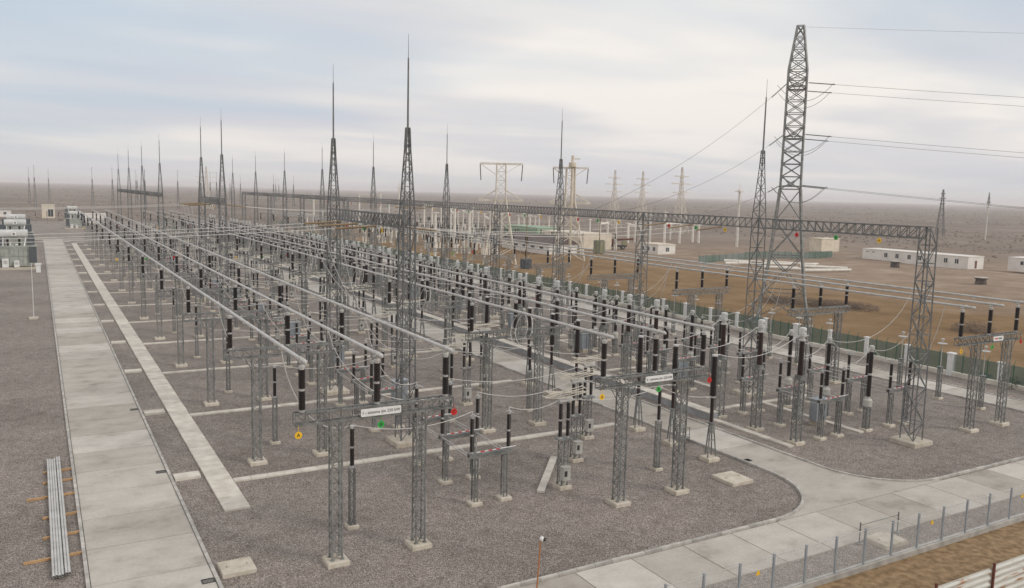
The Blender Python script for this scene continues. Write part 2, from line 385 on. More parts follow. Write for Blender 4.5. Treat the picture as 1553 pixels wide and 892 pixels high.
# kerb stones
def kerb(name, pts, nmax, w=.16, step=1.0, top=.15):
    r = link(name, None); r['kind'] = 'structure'; rest = MB(); cnt = 0
    for (x0, y0), (x1, y1) in zip(pts[:-1], pts[1:]):
        ln_ = math.hypot(x1-x0, y1-y0); n = max(1, round(ln_/step))
        for i in range(n):
            a, e = (i+.012)/n, (i+1-.012)/n; j = random.uniform(-.012, .012)
            p = (x0+(x1-x0)*a, y0+(y1-y0)*a); q = (x0+(x1-x0)*e, y0+(y1-y0)*e)
            ux, uy = -(y1-y0)/ln_*w/2, (x1-x0)/ln_*w/2
            poly = [(p[0]-ux, p[1]-uy), (q[0]-ux, q[1]-uy), (q[0]+ux, q[1]+uy), (p[0]+ux, p[1]+uy)]
            cnt += 1
            if cnt <= nmax: m_ = MB(); m_.prism(poly, -.15, top+j); link('kerb_stone', mesh_of(m_, 'kerb_stone', ['kerb']), r)
            else: rest.prism(poly, -.15, top)
    if rest.v: o = link('kerb_stones', mesh_of(rest, 'kerb_stones', ['kerb']), r); o['kind'] = 'stuff'
    return r
kerb('front_kerb', [(8, 30.05)]+arcL+[(40.32, 60)], 90)
kerb('junction_kerb', [(44.36, 60)]+arcR+[(72.3, 30.1)], 90)
kerb('service_road_kerbs', [(44.36, 60.2), (44.36, 284)], 40, step=1.5)
kerb('service_road_kerbs', [(40.30, 60.2), (40.30, 284)], 40, step=1.5)
kerb('access_road_kerbs', [(6.34, 26.3), (6.34, 284)], 60, step=1.5, top=.12)
kerb('access_road_kerbs', [(1.28, 26.3), (1.28, 284)], 60, step=1.5, top=.12)
kerb('perimeter_kerbs', [(72.36, 37), (72.36, 270)], 30, step=2, top=.12)
kerb('perimeter_kerbs', [(76.1, 30), (76.1, 270)], 30, step=2, top=.14)
# cable trenches with their cover slabs
def trench(name, x0, y0, x1, y1, step, along, nmax, top=.10, m_='cover', gap=.012):
    r = link(name, None); r['kind'] = 'structure'; rest = MB(); L_ = (y1-y0) if along == 'y' else (x1-x0); n = round(L_/step)
    for i in range(n):
        a, e = L_*i/n+gap, L_*(i+1)/n-gap; j = random.uniform(-.006, .006)
        bx = (x0, y0+a, x1, y0+e) if along == 'y' else (x0+a, y0, x0+e, y1)
        poly = [(bx[0], bx[1]), (bx[2], bx[1]), (bx[2], bx[3]), (bx[0], bx[3])]
        if i < nmax: q = MB(); q.prism(poly, -.1, top+j); link('cover_slab', mesh_of(q, 'cover_slab', [m_]), r)
        else: rest.prism(poly, -.1, top)
    if rest.v: o = link('cover_slabs', mesh_of(rest, 'cover_slabs', [m_]), r); o['kind'] = 'stuff'
trench('cable_trench', 8.17, 44.6, 9.53, 268, 1.0, 'y', 110)
for k in range(NB):
    trench('cross_trench', 9.56, yk(k)+TR-.28, 38.0, yk(k)+TR+.28, 1.0, 'x', 29 if k < 4 else 0)
    trench('cross_trench', 46.4, yk(k)+TR-.28, 60.0, yk(k)+TR+.28, 1.0, 'x', 14 if k < 2 else 0)
    trench('trench_branch', 53.6, yk(k)+3.3, 54.15, yk(k)+TR-.3, 1.0, 'y', 10 if k < 2 else 0)
    m_ = MB(); y_ = yk(k)+TR-.3+2.2; m_.prism([(6.5, y_-.5), (7.95, y_-.5), (7.95, y_+.5), (6.5, y_+.5)], -.1, .16)
    o = link('trench_bridge', mesh_of(m_, 'trench_bridge', ['cover'])); o['kind'] = 'structure'
trench('roadside_trench', 45.7, 39.1, 46.25, 47.0, 1.0, 'y', 8, top=.12)
m_ = MB(); m_.box((46.0, 157, .28), (.9, 220, .56)); r_ = struct('raised_trench', m_, 'channel')
for i in range(110):
    if i < 40: q = MB(); q.box((46.0, 48.0+2*i, .60), (1.0, 1.97, .06)); link('trench_lid', mesh_of(q, 'trench_lid', ['cover']), r_)
m_ = MB(); m_.box((46.0, 197, .60), (1.0, 140, .06)); o = link('trench_lids', mesh_of(m_, 'trench_lids', ['cover']), r_); o['kind'] = 'stuff'
# ------------------------------------------------------------------ parts shared by the switchgear
def footing(x, y, w, z=.24):
    m_ = MB(); b_ = .04; a = w/2
    vs = [(x+i*a, y+j*a, -.2) for i, j in ((-1, -1), (1, -1), (1, 1), (-1, 1))]+[(x+i*a, y+j*a, z-b_) for i, j in ((-1, -1), (1, -1), (1, 1), (-1, 1))]
    vs += [(x+i*(a-b_), y+j*(a-b_), z) for i, j in ((-1, -1), (1, -1), (1, 1), (-1, 1))]
    fs = [(s_+i, s_+(i+1) % 4, s_+4+(i+1) % 4, s_+4+i) for s_ in (0, 4) for i in range(4)]+[(8, 9, 10, 11)]
    m_.add(vs, fs); return P('footing', m_, 'footing')
def porcelain(x, y, z0, z1, r, n=None, taper=1.0, mat_='brown', sides=10):
    n = n or max(6, int((z1-z0)/.085)); pr = [(r*.62, z0)]
    for i in range(n):
        a = z0+(z1-z0)*i/n; d = (z1-z0)/n; k = 1+(taper-1)*i/n
        pr += [(r*.82*k, a+d*.15), (r*k, a+d*.35), (r*k, a+d*.5), (r*.82*k, a+d*.9)]
    pr += [(r*.6*taper, z1)]
    m_ = MB(); m_.lathe(pr, x, y, sides); return P('porcelain', m_, mat_)
def insulator(x, y, z0, z1, r, units=2, fl=.10, mat_='brown', taper=1.0):
    m_ = MB(); ch = []; H_ = (z1-z0-fl*(units+1))/units; z = z0; pr = []
    for u in range(units):
        pr += [(r*.8, z), (r*.8, z+fl*.35), (r*.5, z+fl*.5), (r*.72, z+fl*.65), (r*.72, z+fl), (r*.3, z+fl)]; z += fl
        ch.append(porcelain(x, y, z-.004, z+H_+.004, r, taper=taper, mat_=mat_)); z += H_
        pr.append((r*.3, z))
    m_.lathe(pr+[(r*.72, z), (r*.72, z+fl)], x, y, 8)
    return P('insulator', m_, 'aluminium', ch)
def leg(x, y, w, z1, n, c=.05, b=.026, z0=.22, X=False):
    m_ = MB(); m_.lattice(x, y, w, w, z0, z1, n, c, b, X, same=True)
    for i in (-1, 1):
        for j in (-1, 1): m_.box((x+i*w/2, y+j*w/2, z0+.03), (.16, .16, .06))
    return P('leg', m_, 'steel')
def disc(x, y, z, col, ch, r=.17, face='y'):
    m_ = MB(); k = 14
    vs = [(x+r*math.cos(2*math.pi*i/k), y+d, z+r*math.sin(2*math.pi*i/k)) for d in (-.012, .012) for i in range(k)]
    m_.add(vs, [(i, (i+1) % k, k+(i+1) % k, k+i) for i in range(k)]+[tuple(range(k)), tuple(range(k, 2*k))[::-1]])
    m_.bar((x, y, z+r), (x, y, z+r+.25), .02)
    q = moved(text_mb(ch, .24), (x, y-.018, z))
    if face == 'x':
        for w in (m_, q): w.v = [(x+(b-y), y-(a-x), c) for a, b, c in w.v]
    return P('phase_disc', m_, col, [P('letter', q, 'black')])
def plate(x, y, z, w, h_, txt):
    m_ = MB(); r = .06; pts = []
    for cx_, cz_, a0 in ((w/2-r, h_/2-r, 0), (-w/2+r, h_/2-r, 90), (-w/2+r, -h_/2+r, 180), (w/2-r, -h_/2+r, 270)):
        pts += [(cx_+r*math.cos(math.radians(a0+30*i)), cz_+r*math.sin(math.radians(a0+30*i))) for i in range(4)]
    k = len(pts); vs = [(x+a, y-.02, z+b_) for a, b_ in pts]+[(x+a, y+.02, z+b_) for a, b_ in pts]
    m_.add(vs, [(i, (i+1) % k, k+(i+1) % k, k+i) for i in range(k)]+[tuple(range(k))[::-1], tuple(range(k, 2*k))])
    return P('name_plate', m_, 'white', [P('lettering', moved(text_mb(txt, .20), (x, y-.025, z)), 'black')])
# --- bus support: two lattice legs, a truss beam, three post insulators
def bus_support(x1, x2, ph, extra):
    c_ = (x1+x2)/2; parts = []
    for x in (x1-c_, x2-c_): parts += [leg(x, 0, .47, 6.92, 13, .068, .034), footing(x, 0, 1.05)]
    m_ = MB(); a, e = ph[0]-c_-.35, ph[2]-c_+.35; m_.truss((a, 0, 6.93), (e, 0, 6.93), .46, .52, 14, .075, .036)
    for x, s_ in ((x1-c_, -1), (x2-c_, 1)):
        for yy in (-.23, .23): m_.bar((x-s_*.23, yy, 6.1), (x-s_*.75+s_*1.8*0, yy, 6.93), .035); m_.bar((x+s_*.23, yy, 6.1), (x+s_*.75, yy, 6.93), .035)
    parts.append(P('beam', m_, 'steel'))
    for p in ph: parts.append(insulator(p-c_, 0, 7.5, 9.56, .165))
    for p in ph:
        q = MB(); q.lathe([(.15, 9.55), (.15, 9.63), (.07, 9.66), (.07, 9.8)], p-c_, 0, 8); q.box((p-c_, 0, 9.8), (.2, .3, .08)); parts.append(P('bus_clamp', q, 'aluminium'))
    return c_, parts+extra(c_, ph)
def signs(txt):
    def f(c_, ph):
        o = [disc(ph[0]-c_-.25, -.30, 6.52, 'yellow', 'A'), disc(ph[1]-c_+.1, -.30, 6.55, 'green', 'B'), disc(ph[2]-c_+.35, -.30, 6.72, 'red', 'C')]
        if txt: o.append(plate(ph[1]-c_+.1, -.32, 7.2, 2.0, .36, txt))
        return o
    return f
bare = lambda c_, ph: []
SUP = []
for (x1, x2, ph, txt) in ((11.58, 15.8, B1, '1 - sistema şin 220 kW'), (28.2, 32.6, B2, '2 - sistema şin 220 kW'), (62.2, 66.4, B3, '')):
    SUP.append([bus_support(x1, x2, ph, signs(txt)), bus_support(x1, x2, ph, bare), bus_support(x1, x2, ph, signs(None))])
# bus 3 plate: short illegible line kept as grey strokes
SUP[2][0][1].append(plate(.2, -.32, 7.2, 1.35, .36, ''))
q = MB(); q.box((-.1, -.345, 7.2), (.34, .006, .10)); SUP[2][0][1][-1].ch[0] = P('lettering', q, 'red')
for i in range(4): q = MB(); q.box((.24+.12*i, -.345, 7.2), (.085, .006, .10)); SUP[2][0][1][-1].ch.append(P('lettering', q, 'black'))
SN = ('first busbar beside the access road', 'second busbar along the service road', 'third busbar along the perimeter road')
for i in range(3):
    for k in range(NB):
        kind = 0 if k == 0 else (2 if k in (6, 12) else 1); c_, parts = SUP[i][kind]
        lb = ('signed lattice support with lettered discs, head of the ' if k == 0 else f'{ORD[k]} lattice support from the front kerb, ')+SN[i]
        spawn('bus_support', lb, 'bus support', (c_, yk(k), 0), parts, 'lattice bus supports', k < FULLK+1)
# --- tubular busbars
def busbar(x, yend, k0, lb):
    r = link('busbar', None); r.location = (x, 0, 0); tag(r, lb, 'busbar', 'tubular busbars')
    ys_ = [yend]+[yk(k) for k in range(k0, NB)]+[yk(NB-1)+4]
    for i in range(len(ys_)-1):
        m_ = MB(); m_.tube((0, ys_[i]+.003, BUSZ), (0, ys_[i+1]-.003, BUSZ), .088, n=12); link('tube', mesh_of(m_, 'tube', ['aluminium']), r)
    m_ = MB(); m_.tube((0, yend-.16, BUSZ), (0, yend, BUSZ), .06, .12, n=10); link('end_cap', mesh_of(m_, 'end_cap', ['aluminium']), r)
    for k in range(k0, NB):
        m_ = MB(); m_.tube((0, yk(k)-.32, BUSZ), (0, yk(k)-.12, BUSZ), .125, n=10); m_.tube((0, yk(k)+.12, BUSZ), (0, yk(k)+.3, BUSZ), .12, n=10); m_.box((0, yk(k)+RY[0], BUSZ-.06), (.2, .2, .24))
        link('sleeve', mesh_of(m_, 'sleeve', ['aluminium']), r)
for bi, (B_, nm) in enumerate(((B1, 'first'), (B2, 'second'), (B3, 'third'))):
    for j, x in enumerate(B_):
        side = ('its tube on the access road side', 'its middle tube', 'its tube on the fence side')[j]
        busbar(x, yk(0)-(.55, .65, .8)[bi], 0, f'long aluminium tube of the {nm} busbar, {side}')
# --- post insulator on a slim lattice post
PI = [leg(0, 0, .25, 3.2, 6, .055, .028), footing(0, 0, .6, .2), insulator(0, 0, 3.25, 5.42, .12)]
q = MB(); q.box((0, 0, 3.22), (.34, .34, .05)); PI.append(P('top_plate', q, 'steel'))
q = MB(); q.box((.05, 0, 5.45), (.3, .12, .06)); PI.append(P('terminal', q, 'aluminium'))
# --- two-column disconnector
def disconnector(link_to_next, box):
    ps = []
    for x in (-.95, .95):
        m_ = MB()
        for yy in (-.16, .16):
            for xx in (-.1, .1): m_.bar((x+xx, yy, .2), (x+xx, yy, 2.72), .07)
        for i in range(7):
            z = .45+i*.36; m_.bar((x-.1, -.16, z), (x-.1, .16, z), .03); m_.bar((x+.1, -.16, z), (x+.1, .16, z), .03); m_.bar((x-.1, -.16, z), (x+.1, -.16, z), .03)
        ps += [P('leg', m_, 'steel'), footing(x, 0, .72, .2)]
    m_ = MB(); m_.box((0, -.13, 2.86), (2.75, .06, .24)); m_.box((0, .13, 2.86), (2.75, .06, .24)); m_.box((0, 0, 2.96), (2.7, .2, .03)); ps.append(P('base_beam', m_, 'steel'))
    for x in (-1.18, 1.18): ps.append(insulator(x, 0, 3.0, 5.12, .125))
    rod = MB(); rod.tube((-1.0, -.24, 3.1), (1.55, -.24, 3.16), .025, n=6); st = MB()
    for i in range(3): st.tube((-.75+i*.5, -.24, 3.105+i*.012), (-.5+i*.5, -.24, 3.112+i*.012), .032, n=6)
    ps.append(P('earthing_blade', rod, 'white', [P('red_band', st, 'red')]))
    m_ = MB()
    for x, s_ in ((-1.18, 1), (1.18, -1)): m_.box((x, 0, 5.17), (.2, .2, .08)); m_.bar((x, -.05, 5.25), (x+s_*.12, -.72, 5.22), .04); m_.bar((x, .06, 5.25), (x+s_*.2, -.62, 5.22), .04); m_.bar((x, 0, 5.2), (x, 0, 5.45), .035)
    ps.append(P('contact_arm', m_, 'aluminium'))
    if link_to_next:
        for x, z in ((-1.3, 2.95), (-1.05, 2.62), (1.0, 2.95), (1.25, 2.62)): m_ = MB(); m_.tube((x, .2, z), (x, 3.7, z), .024, n=5); ps.append(P('linkage_rod', m_, 'aluminium'))
    if box: q = MB(); q.box((.95, -.34, 1.05), (.42, .3, .6)); q.bar((.95, -.34, 1.35), (.95, -.34, 2.75), .05); ps.append(P('drive_box', q, 'box'))
    return ps
DIS = [disconnector(True, False), disconnector(True, True), disconnector(False, False)]
# --- pantograph disconnector
def pantograph(box):
    ps = [leg(0, 0, .44, 3.02, 5, .06, .036), footing(0, 0, .85)]
    q = MB(); q.box((0, 0, 3.06), (.95, .6, .07)); ps.append(P('top_plate', q, 'steel'))
    for x in (-.27, .27): ps.append(insulator(x, 0, 3.1, 5.34, .125))
    m_ = MB(); m_.box((0, 0, 5.42), (.95, .34, .12)); m_.tube((-.5, 0, 5.5), (.5, 0, 5.5), .09, n=8); ps.append(P('gearbox', m_, 'aluminium'))
    m_ = MB()
    for yy in (-.22, .22):
        m_.tube((.15, yy, 5.55), (-1.45, yy*.6, 5.72), .03, n=6); m_.tube((-1.45, yy*.6, 5.72), (1.3, yy*.9, 6.08), .026, n=6)
        m_.tube((-.15, yy, 5.62), (1.45, yy*.6, 5.78), .03, n=6); m_.tube((1.45, yy*.6, 5.78), (-1.15, yy*.9, 5.98), .026, n=6)
    m_.tube((1.35, -.3, 6.02), (1.35, .3, 6.1), .03, n=6); m_.tube((-1.2, -.3, 5.95), (-1.25, .3, 6.02), .03, n=6)
    for x in (-1.45, 1.45): m_.tube((x, -.2, 5.75), (x, .2, 5.75), .05, n=6)
    ps.append(P('folded_arm', m_, 'cream_paint'))
    q = MB(); q.box((-.1, -.45, 1.05), (.5, .36, .78)); q.box((-.1, -.45, 1.46), (.56, .42, .05)); w = MB(); w.box((-.18, -.634, 1.08), (.2, .006, .34))
    ps.append(P('control_box', q, 'box', [P('box_window', w, 'dark')])); return ps
PAN = pantograph(True)
# --- live-tank breaker pole on a tripod
CABN = []; q = MB(); q.box((0, 0, 1.25), (1.15, .7, 1.7)); w = MB(); w.box((0, -.36, 1.3), (.03, .02, 1.5)); q2 = MB(); q2.box((0, 0, 2.13), (1.3, .85, .06)); CABN = [P('body', q, 'cabinet_blue', [P('door_seam', w, 'dark')]), P('roof', q2, 'cabinet_blue'), footing(0, 0, .9, .42)]
BRK = [footing(0, 0, .95, .26)]
q = MB()
for a in (90, 210, 330, 30): q.tube((.42*math.cos(math.radians(a)), .42*math.sin(math.radians(a)), .24), (.17*math.cos(math.radians(a)), .17*math.sin(math.radians(a)), 2.5), .05, n=6)
for z, r in ((.75, .37), (1.4, .3)):
    for a in (90, 210, 330): q.bar((r*math.cos(math.radians(a)), r*math.sin(math.radians(a)), z), (r*math.cos(math.radians(a+120)), r*math.sin(math.radians(a+120)), z), .035)
BRK.append(P('tripod', q, 'steel'))
q = MB(); q.lathe([(.2, 2.5), (.24, 2.54), (.24, 2.62), (.15, 2.66)], n=10); q.box((0, -.05, 2.2), (.26, .26, .6)); BRK.append(P('drive_housing', q, 'steel'))
q = MB(); q.lathe([(.13, 4.3), (.19, 4.32), (.19, 4.42), (.13, 4.44)], n=10); q.box((-.35, 0, 4.37), (.55, .14, .05)); q.lathe([(.14, 7.1), (.2, 7.12), (.2, 7.2), (.08, 7.26)], n=10); q.box((.25, 0, 7.2), (.45, .12, .04))
BRK.append(P('flange', q, 'aluminium'))
BRK += [porcelain(0, 0, 2.66, 4.31, .14, mat_='redbrown'), porcelain(0, 0, 4.43, 7.11, .235, taper=.8, mat_='brown', n=26)]
# --- current transformer, white head
CT = [leg(0, 0, .5, 4.72, 8, .07, .036), footing(0, 0, .95)]
q = MB(); q.box((0, 0, 4.8), (.62, .62, .14)); q.box((0, 0, 4.98), (.5, .5, .22)); CT.append(P('base_tank', q, 'steel'))
CT.append(porcelain(0, 0, 5.08, 7.56, .235, taper=.76, mat_='redbrown', n=24, sides=12))
q = MB(); q.lathe([(.17, 7.55), (.27, 7.58), (.27, 7.66), (.17, 7.7), (.17, 7.86), (.27, 7.9), (.27, 7.97), (.17, 8.0)], n=12); q.box((-.4, 0, 7.94), (.4, .1, .05)); q.box((.4, 0, 7.94), (.4, .1, .05)); CT.append(P('neck', q, 'aluminium'))
q = MB(); q.lathe([(.2, 7.99), (.25, 8.03), (.255, 8.46), (.22, 8.53), (.1, 8.56)], n=14, smooth=False); w = MB(); w.box((0, -.257, 8.28), (.09, .01, .08)); CT.append(P('head', q, 'cabinet', [P('gauge', w, 'dark')]))
# --- capacitor voltage transformer
CV = [leg(0, 0, .34, 1.86, 4, .065, .036), footing(0, 0, .75, .2)]
q = MB(); q.lathe([(.2, 1.86), (.32, 1.95), (.33, 2.42), (.22, 2.55)], n=12); CV.append(P('tank', q, 'cabinet'))
CV[-1].m = 'box'; CV.append(insulator(0, 0, 2.54, 6.35, .18, fl=.16)); q = MB(); q.lathe([(.17, 6.35), (.2, 6.4), (.2, 6.62), (.1, 6.68)], n=10); CV.append(P('cap', q, 'aluminium'))
# --- slim post with saucer ring
AR = [leg(0, 0, .28, 2.9, 6, .06, .034), footing(0, 0, .65, .2)]
q = MB(); q.box((0, 0, 2.94), (.42, .42, .06)); AR.append(P('top_plate', q, 'steel'))
q = MB(); q.tube((0, 0, 2.97), (0, 0, 5.5), .035, n=6); AR.append(P('pole', q, 'aluminium'))
q = MB(); q.lathe([(.05, 5.0), (.42, 5.06), (.42, 5.1), (.05, 5.12)], n=12); q.lathe([(.16, 5.4), (.16, 5.52)], n=8); AR.append(P('saucer', q, 'aluminium'))
# --- rows of switchgear and the conductors between them
def sag(p, q, s_, n=10):
    return [(p[0]+(q[0]-p[0])*i/n, p[1]+(q[1]-p[1])*i/n, p[2]+(q[2]-p[2])*i/n-4*s_*(i/n)*(1-i/n)) for i in range(n+1)]
def drop(p, q, n=12, belly=1.0):
    """a jumper that leaves p steeply and arrives at q nearly level"""
    o = []
    for i in range(n+1):
        u = i/n; o.append((p[0]+(q[0]-p[0])*(u**1.35), p[1]+(q[1]-p[1])*u, q[2]+(p[2]-q[2])*(1-u)**2.1-belly*u*(1-u)))
    return o
for k in range(NB):
    full = k < FULLK
    spawn('control_cabinet', f'blue-grey control cabinet among the disconnectors, {ORD[k]} bay from front kerb', 'cabinet', (52.6, yk(k)+6.4, 0), CABN, 'control cabinets', full)
    spawn('control_cabinet', f'blue-grey control cabinet beside the pantograph posts, {ORD[k]} bay from front kerb', 'cabinet', (25.2, yk(k)+9.6, 0), CABN, 'control cabinets', full) if k else None
    for i in range(3):
        y = yk(k)+RY[i]; where = f'{ROW[i]} row, {ORD[k]} bay from front kerb'
        def put(name, lb, cat, x, parts, grp): return spawn(name, f'{lb}, {where}', cat, (x, y, 0), parts, grp, full)
        if i == 0:
            put('post_insulator', 'slim brown post insulator under first busbar', 'insulator post', XP1, PI, 'single post insulators')
            put('post_insulator', 'slim brown post insulator near service road', 'insulator post', XP2, PI, 'single post insulators')
        put('disconnector', 'two-column disconnector beside first busbar', 'disconnector', XD1, DIS[i], 'two-column disconnectors')
        put('pantograph_disconnector', 'pantograph disconnector with folded cream arms', 'disconnector', XPA[i], PAN, 'pantograph disconnectors')
        put('circuit_breaker', 'tall brown breaker pole on tripod', 'breaker', XSF, BRK, 'breaker poles by the service road')
        put('current_transformer', 'brown current transformer with white head', 'transformer', XCT, CT, 'white-headed current transformers')
        put('disconnector', 'two-column disconnector beside current transformers', 'disconnector', XD2, DIS[i], 'two-column disconnectors')
        put('voltage_transformer', 'brown voltage transformer on round tank', 'transformer', XCV, CV, 'capacitor voltage transformers')
        put('disconnector', 'two-column disconnector beside third busbar', 'disconnector', XD3, DIS[i], 'two-column disconnectors')
        put('saucer_post', 'slim lattice post with saucer ring', 'post', XAR, AR, 'saucer posts by the perimeter road')
        n = 12 if k < 4 else 6; j = lambda: random.uniform(.8, 1.25)
        a1, a2 = (XD1-1.18, y, 5.42), (XD1+1.18, y, 5.42); runs = []
        if i == 0: runs += [drop((B1[0], y, BUSZ-.1), (XP1, y, 5.5), n, 1.2), sag((XP1, y, 5.5), a1, .45*j(), n)]
        else: runs += [drop((B1[i], y, BUSZ-.1), a1, n, 1.3*j())]
        runs += [sag(a2, (XPA[i]-.45, y, 5.45), .32*j()*(1+.5*i), n)]
        pe = (XPA[i]+.45, y, 5.45); se = (XSF-.5, y, 4.42)
        if i == 0: runs += [sag(pe, (XP2, y, 5.5), .4*j(), n), sag((XP2, y, 5.5), se, .25, n)]
        else: runs += [sag(pe, se, .4*j(), n)]
        runs += [drop((XPA[i], y+.3, 6.0), (XPA[i]-.5, y+.2, 5.5), 4, 0)]
        runs += [sag((XSF+.35, y, 7.22), (XCT-.5, y, 7.96), .75*j(), n), drop((XCT+.5, y, 7.96), (XD2-1.18, y, 5.42), n, .6)]
        runs += [sag((XD2+1.18, y, 5.42), (XCV, y, 6.66), .5*j(), n), sag((XCV, y, 6.66), (XD3-1.18, y, 5.42), .5*j(), n)]
        runs += [drop((B3[i], y-2.2, BUSZ-.1), (XD3+1.18, y, 5.42), n, 2.0*j())]
        if True:
            r = link('jumper_conductors', None); r.location = (0, y, 0)
            for w in runs:
                m_ = MB(); m_.path([(a, b_-y, c_) for a, b_, c_ in w], .023, 5 if full else 3); link('conductor', mesh_of(m_, 'conductor', ['wire']), r)
            tag(r, f'thin sagging jumper wires of the {where}', 'wires', 'jumper wires between the switchgear')
# loops of twin wire hanging under the second busbar's droppers
def loop(x, y, z, r, lb):
    m_ = MB()
    for d in (-.18, .18): m_.path([(x+d+r*.25*math.sin(a), y+r*math.cos(a), z+r*math.sin(a)) for a in [2*math.pi*i/20 for i in range(21)]], .02, 5)
    one('coiled_jumper', m_, 'wire', lb, 'wires', 'coiled jumper loops')
for k in range(0, 6):
    loop(B2[0]+.5, yk(k)+RY[0]+6.2, 8.7, 1.0, f'round coiled wire loop hung from second busbar in the {ORD[k]} bay')
# ------------------------------------------------------------------ gantries and lightning masts
def column(spike, z1=15.0):
    ps = []; m_ = MB(); m_.lattice(0, 0, 1.06, .82, .3, 15.85, 12, .085, .05, X=False)
    ps.append(P('lattice_column', m_, 'steel_dark')); f_ = footing(0, 0, 2.1, .32); ps.append(f_)
    if spike:
        q = MB(); q.lattice(0, 0, .82, .3, 15.85, 20.4, 7, .075, .042); q.lattice(0, 0, .3, .2, 20.4, 21.7, 3, .09, .05); ps.append(P('spire', q, 'steel_dark'))
        q = MB(); q.tube((0, 0, 21.6), (0, 0, 26.25), .075, .055, n=8); q.tube((0, 0, 26.25), (0, 0, 27.8), .022, .012, n=5); ps.append(P('lightning_rod', q, 'steel_dark'))
    q = MB(); q.box((.42, -.1, 11.6), (.5, .3, .1)); q.tube((.3, .2, 11.7), (1.0, .2, 11.75), .05, n=5); ps.append(P('floodlight_bracket', q, 'steel'))
    return ps
COLM = column(False); MAST = column(True)
def gbeam(L_):
    m_ = MB(); m_.truss((0, .45, 15.02), (0, L_-.45, 15.02), .8, .8, 20, .085, .045); ps = [P('truss', m_, 'steel_dark')]
    for y_, c_, t_ in zip(RY, ('yellow', 'green', 'red'), 'ABC'): ps.append(disc(-.42, y_, 14.65, c_, t_, .19, 'x'))
    return ps
GB = gbeam(PITCH)
XG2 = 54.99; XG1 = 21.74
for k in range(0, 16):
    spike = k in (1, 3, 5, 7, 9, 11, 13, 15)
    spawn('lightning_mast' if spike else 'gantry_column', f'{ORD[k]} lattice column from the front kerb in the long gantry'+(', with lightning spire' if spike else ', without spire'), 'mast' if spike else 'column', (XG2, yk(k), 0), MAST if spike else COLM, 'columns of the long gantry', k < 8)
    if k < 15 and k not in (14,): spawn('gantry_beam', f'{ORD[k]} truss beam of the long gantry from the front kerb, with hanging lettered discs', 'beam', (XG2, yk(k), 0), GB, 'beams of the long gantry', k < 8)
G1K = (1, 2, 5, 6, 9, 11, 13, 15)
for n_i, k in enumerate(G1K):
    spawn('lightning_mast', f'{ORD[n_i]} spired mast from the front kerb, between first and second busbars', 'mast', (XG1, yk(k), 0), MAST, 'masts between first and second busbars', k < 8)
for n_i, (a, e) in enumerate(((1, 2), (5, 6), (9, 10), (10, 11), (11, 12), (12, 13), (13, 14), (14, 15))):
    spawn('gantry_beam', f'{ORD[n_i]} short truss beam from the front kerb, between first and second busbars', 'beam', (XG1, yk(a), 0), GB, 'beams between first and second busbars', a < 8)
# strain strings and spans between gantries and out to the transformer side
def rod(p, q):
    m_ = MB(); m_.tube(p, q, .075, n=7); return m_
def span(x0, x1, y, z0, z1, s_, lb, rods=(1, 1)):
    r = link('overhead_span', None); pts = sag((x0, y, z0), (x1, y, z1), s_, 28); L_ = 3.0
    m_ = MB(); m_.path(pts, .022, 5); link('conductor', mesh_of(m_, 'conductor', ['wire']), r)
    for e, (i0, i1) in zip(rods, ((0, 1), (-1, -2))):
        if e:
            a = Vector(pts[i0]); d = (Vector(pts[i1])-a).normalized(); m_ = rod(a+d*.45, a+d*(.45+L_)); link('strain_insulator', mesh_of(m_, 'strain_insulator', ['brown_rod']), r)
    tag(r, lb, 'span', 'overhead spans at gantry height')
for k in (1, 5):
    for i in range(3):
        y = yk(k)+RY[i]
        span(XG1-.4, -46, y, 15.0, 14.4, .9, f'overhead wire from mast pair {("one", "two")[k == 5]} over the access road, {ROW[i]} wire')
        span(XG2-.4, XG1+.4, y, 15.0, 15.0, .9, f'overhead wire joining the two gantries in the {ORD[k]} bay, {ROW[i]} wire')
        m_ = MB(); m_.path(drop((XG1-3.4, y, 14.7), (XPA[i]-3, y, 5.8), 12, 1.5), .022, 5)
        one('down_lead', m_, 'wire', f'long wire hanging from the gantry to the {ROW[i]} row of the {ORD[k]} bay', 'wires', 'down leads from the gantries')
# far portal that takes the spans on the transformer side
for k, w_ in ((1, 'nearer'), (5, 'farther')):
    for e in (0, 1): spawn('gantry_column', f'{w_} outer portal column beyond the transformers, {("front", "rear")[e]} one', 'column', (-46.5, yk(k+e), 0), COLM, 'outer portal columns', False)
    spawn('gantry_beam', f'{w_} outer portal beam beyond the transformers', 'beam', (-46.5, yk(k), 0), GB, 'outer portal beams', False)
# wave traps hung below the long gantry
def trap(x, y, z, r, h_, m_, lb):
    q = MB(); q.lathe([(r*.9, z-h_/2), (r, z-h_/2+.06), (r, z+h_/2-.06), (r*.9, z+h_/2)], n=16)
    rb = MB()
    for i in range(9): a = 2*math.pi*i/9; rb.bar((r*1.02*math.cos(a), r*1.02*math.sin(a), z-h_/2), (r*1.02*math.cos(a), r*1.02*math.sin(a), z+h_/2), .05)
    for zz_ in (-h_/2, h_/2): rb.bar((-r, 0, z+zz_), (r, 0, z+zz_), .09); rb.bar((0, -r, z+zz_), (0, r, z+zz_), .09)
    s_ = MB(); s_.tube((0, 0, z+h_/2), (0, 0, 15.02), .06, n=6)
    spawn('line_trap', lb, 'line trap', (x, y, 0), [P('coil', q, m_), P('cage', rb, 'steel'), P('hanger_string', s_, 'brown_rod')])
trap(XG2, 75.6, 11.7, .62, 1.45, 'olive', 'olive cylindrical line trap hung below the long gantry')
trap(XG2, 91.6, 8.4, .72, 1.25, 'trap_dark', 'dark grey drum-shaped line trap hung low below the long gantry')
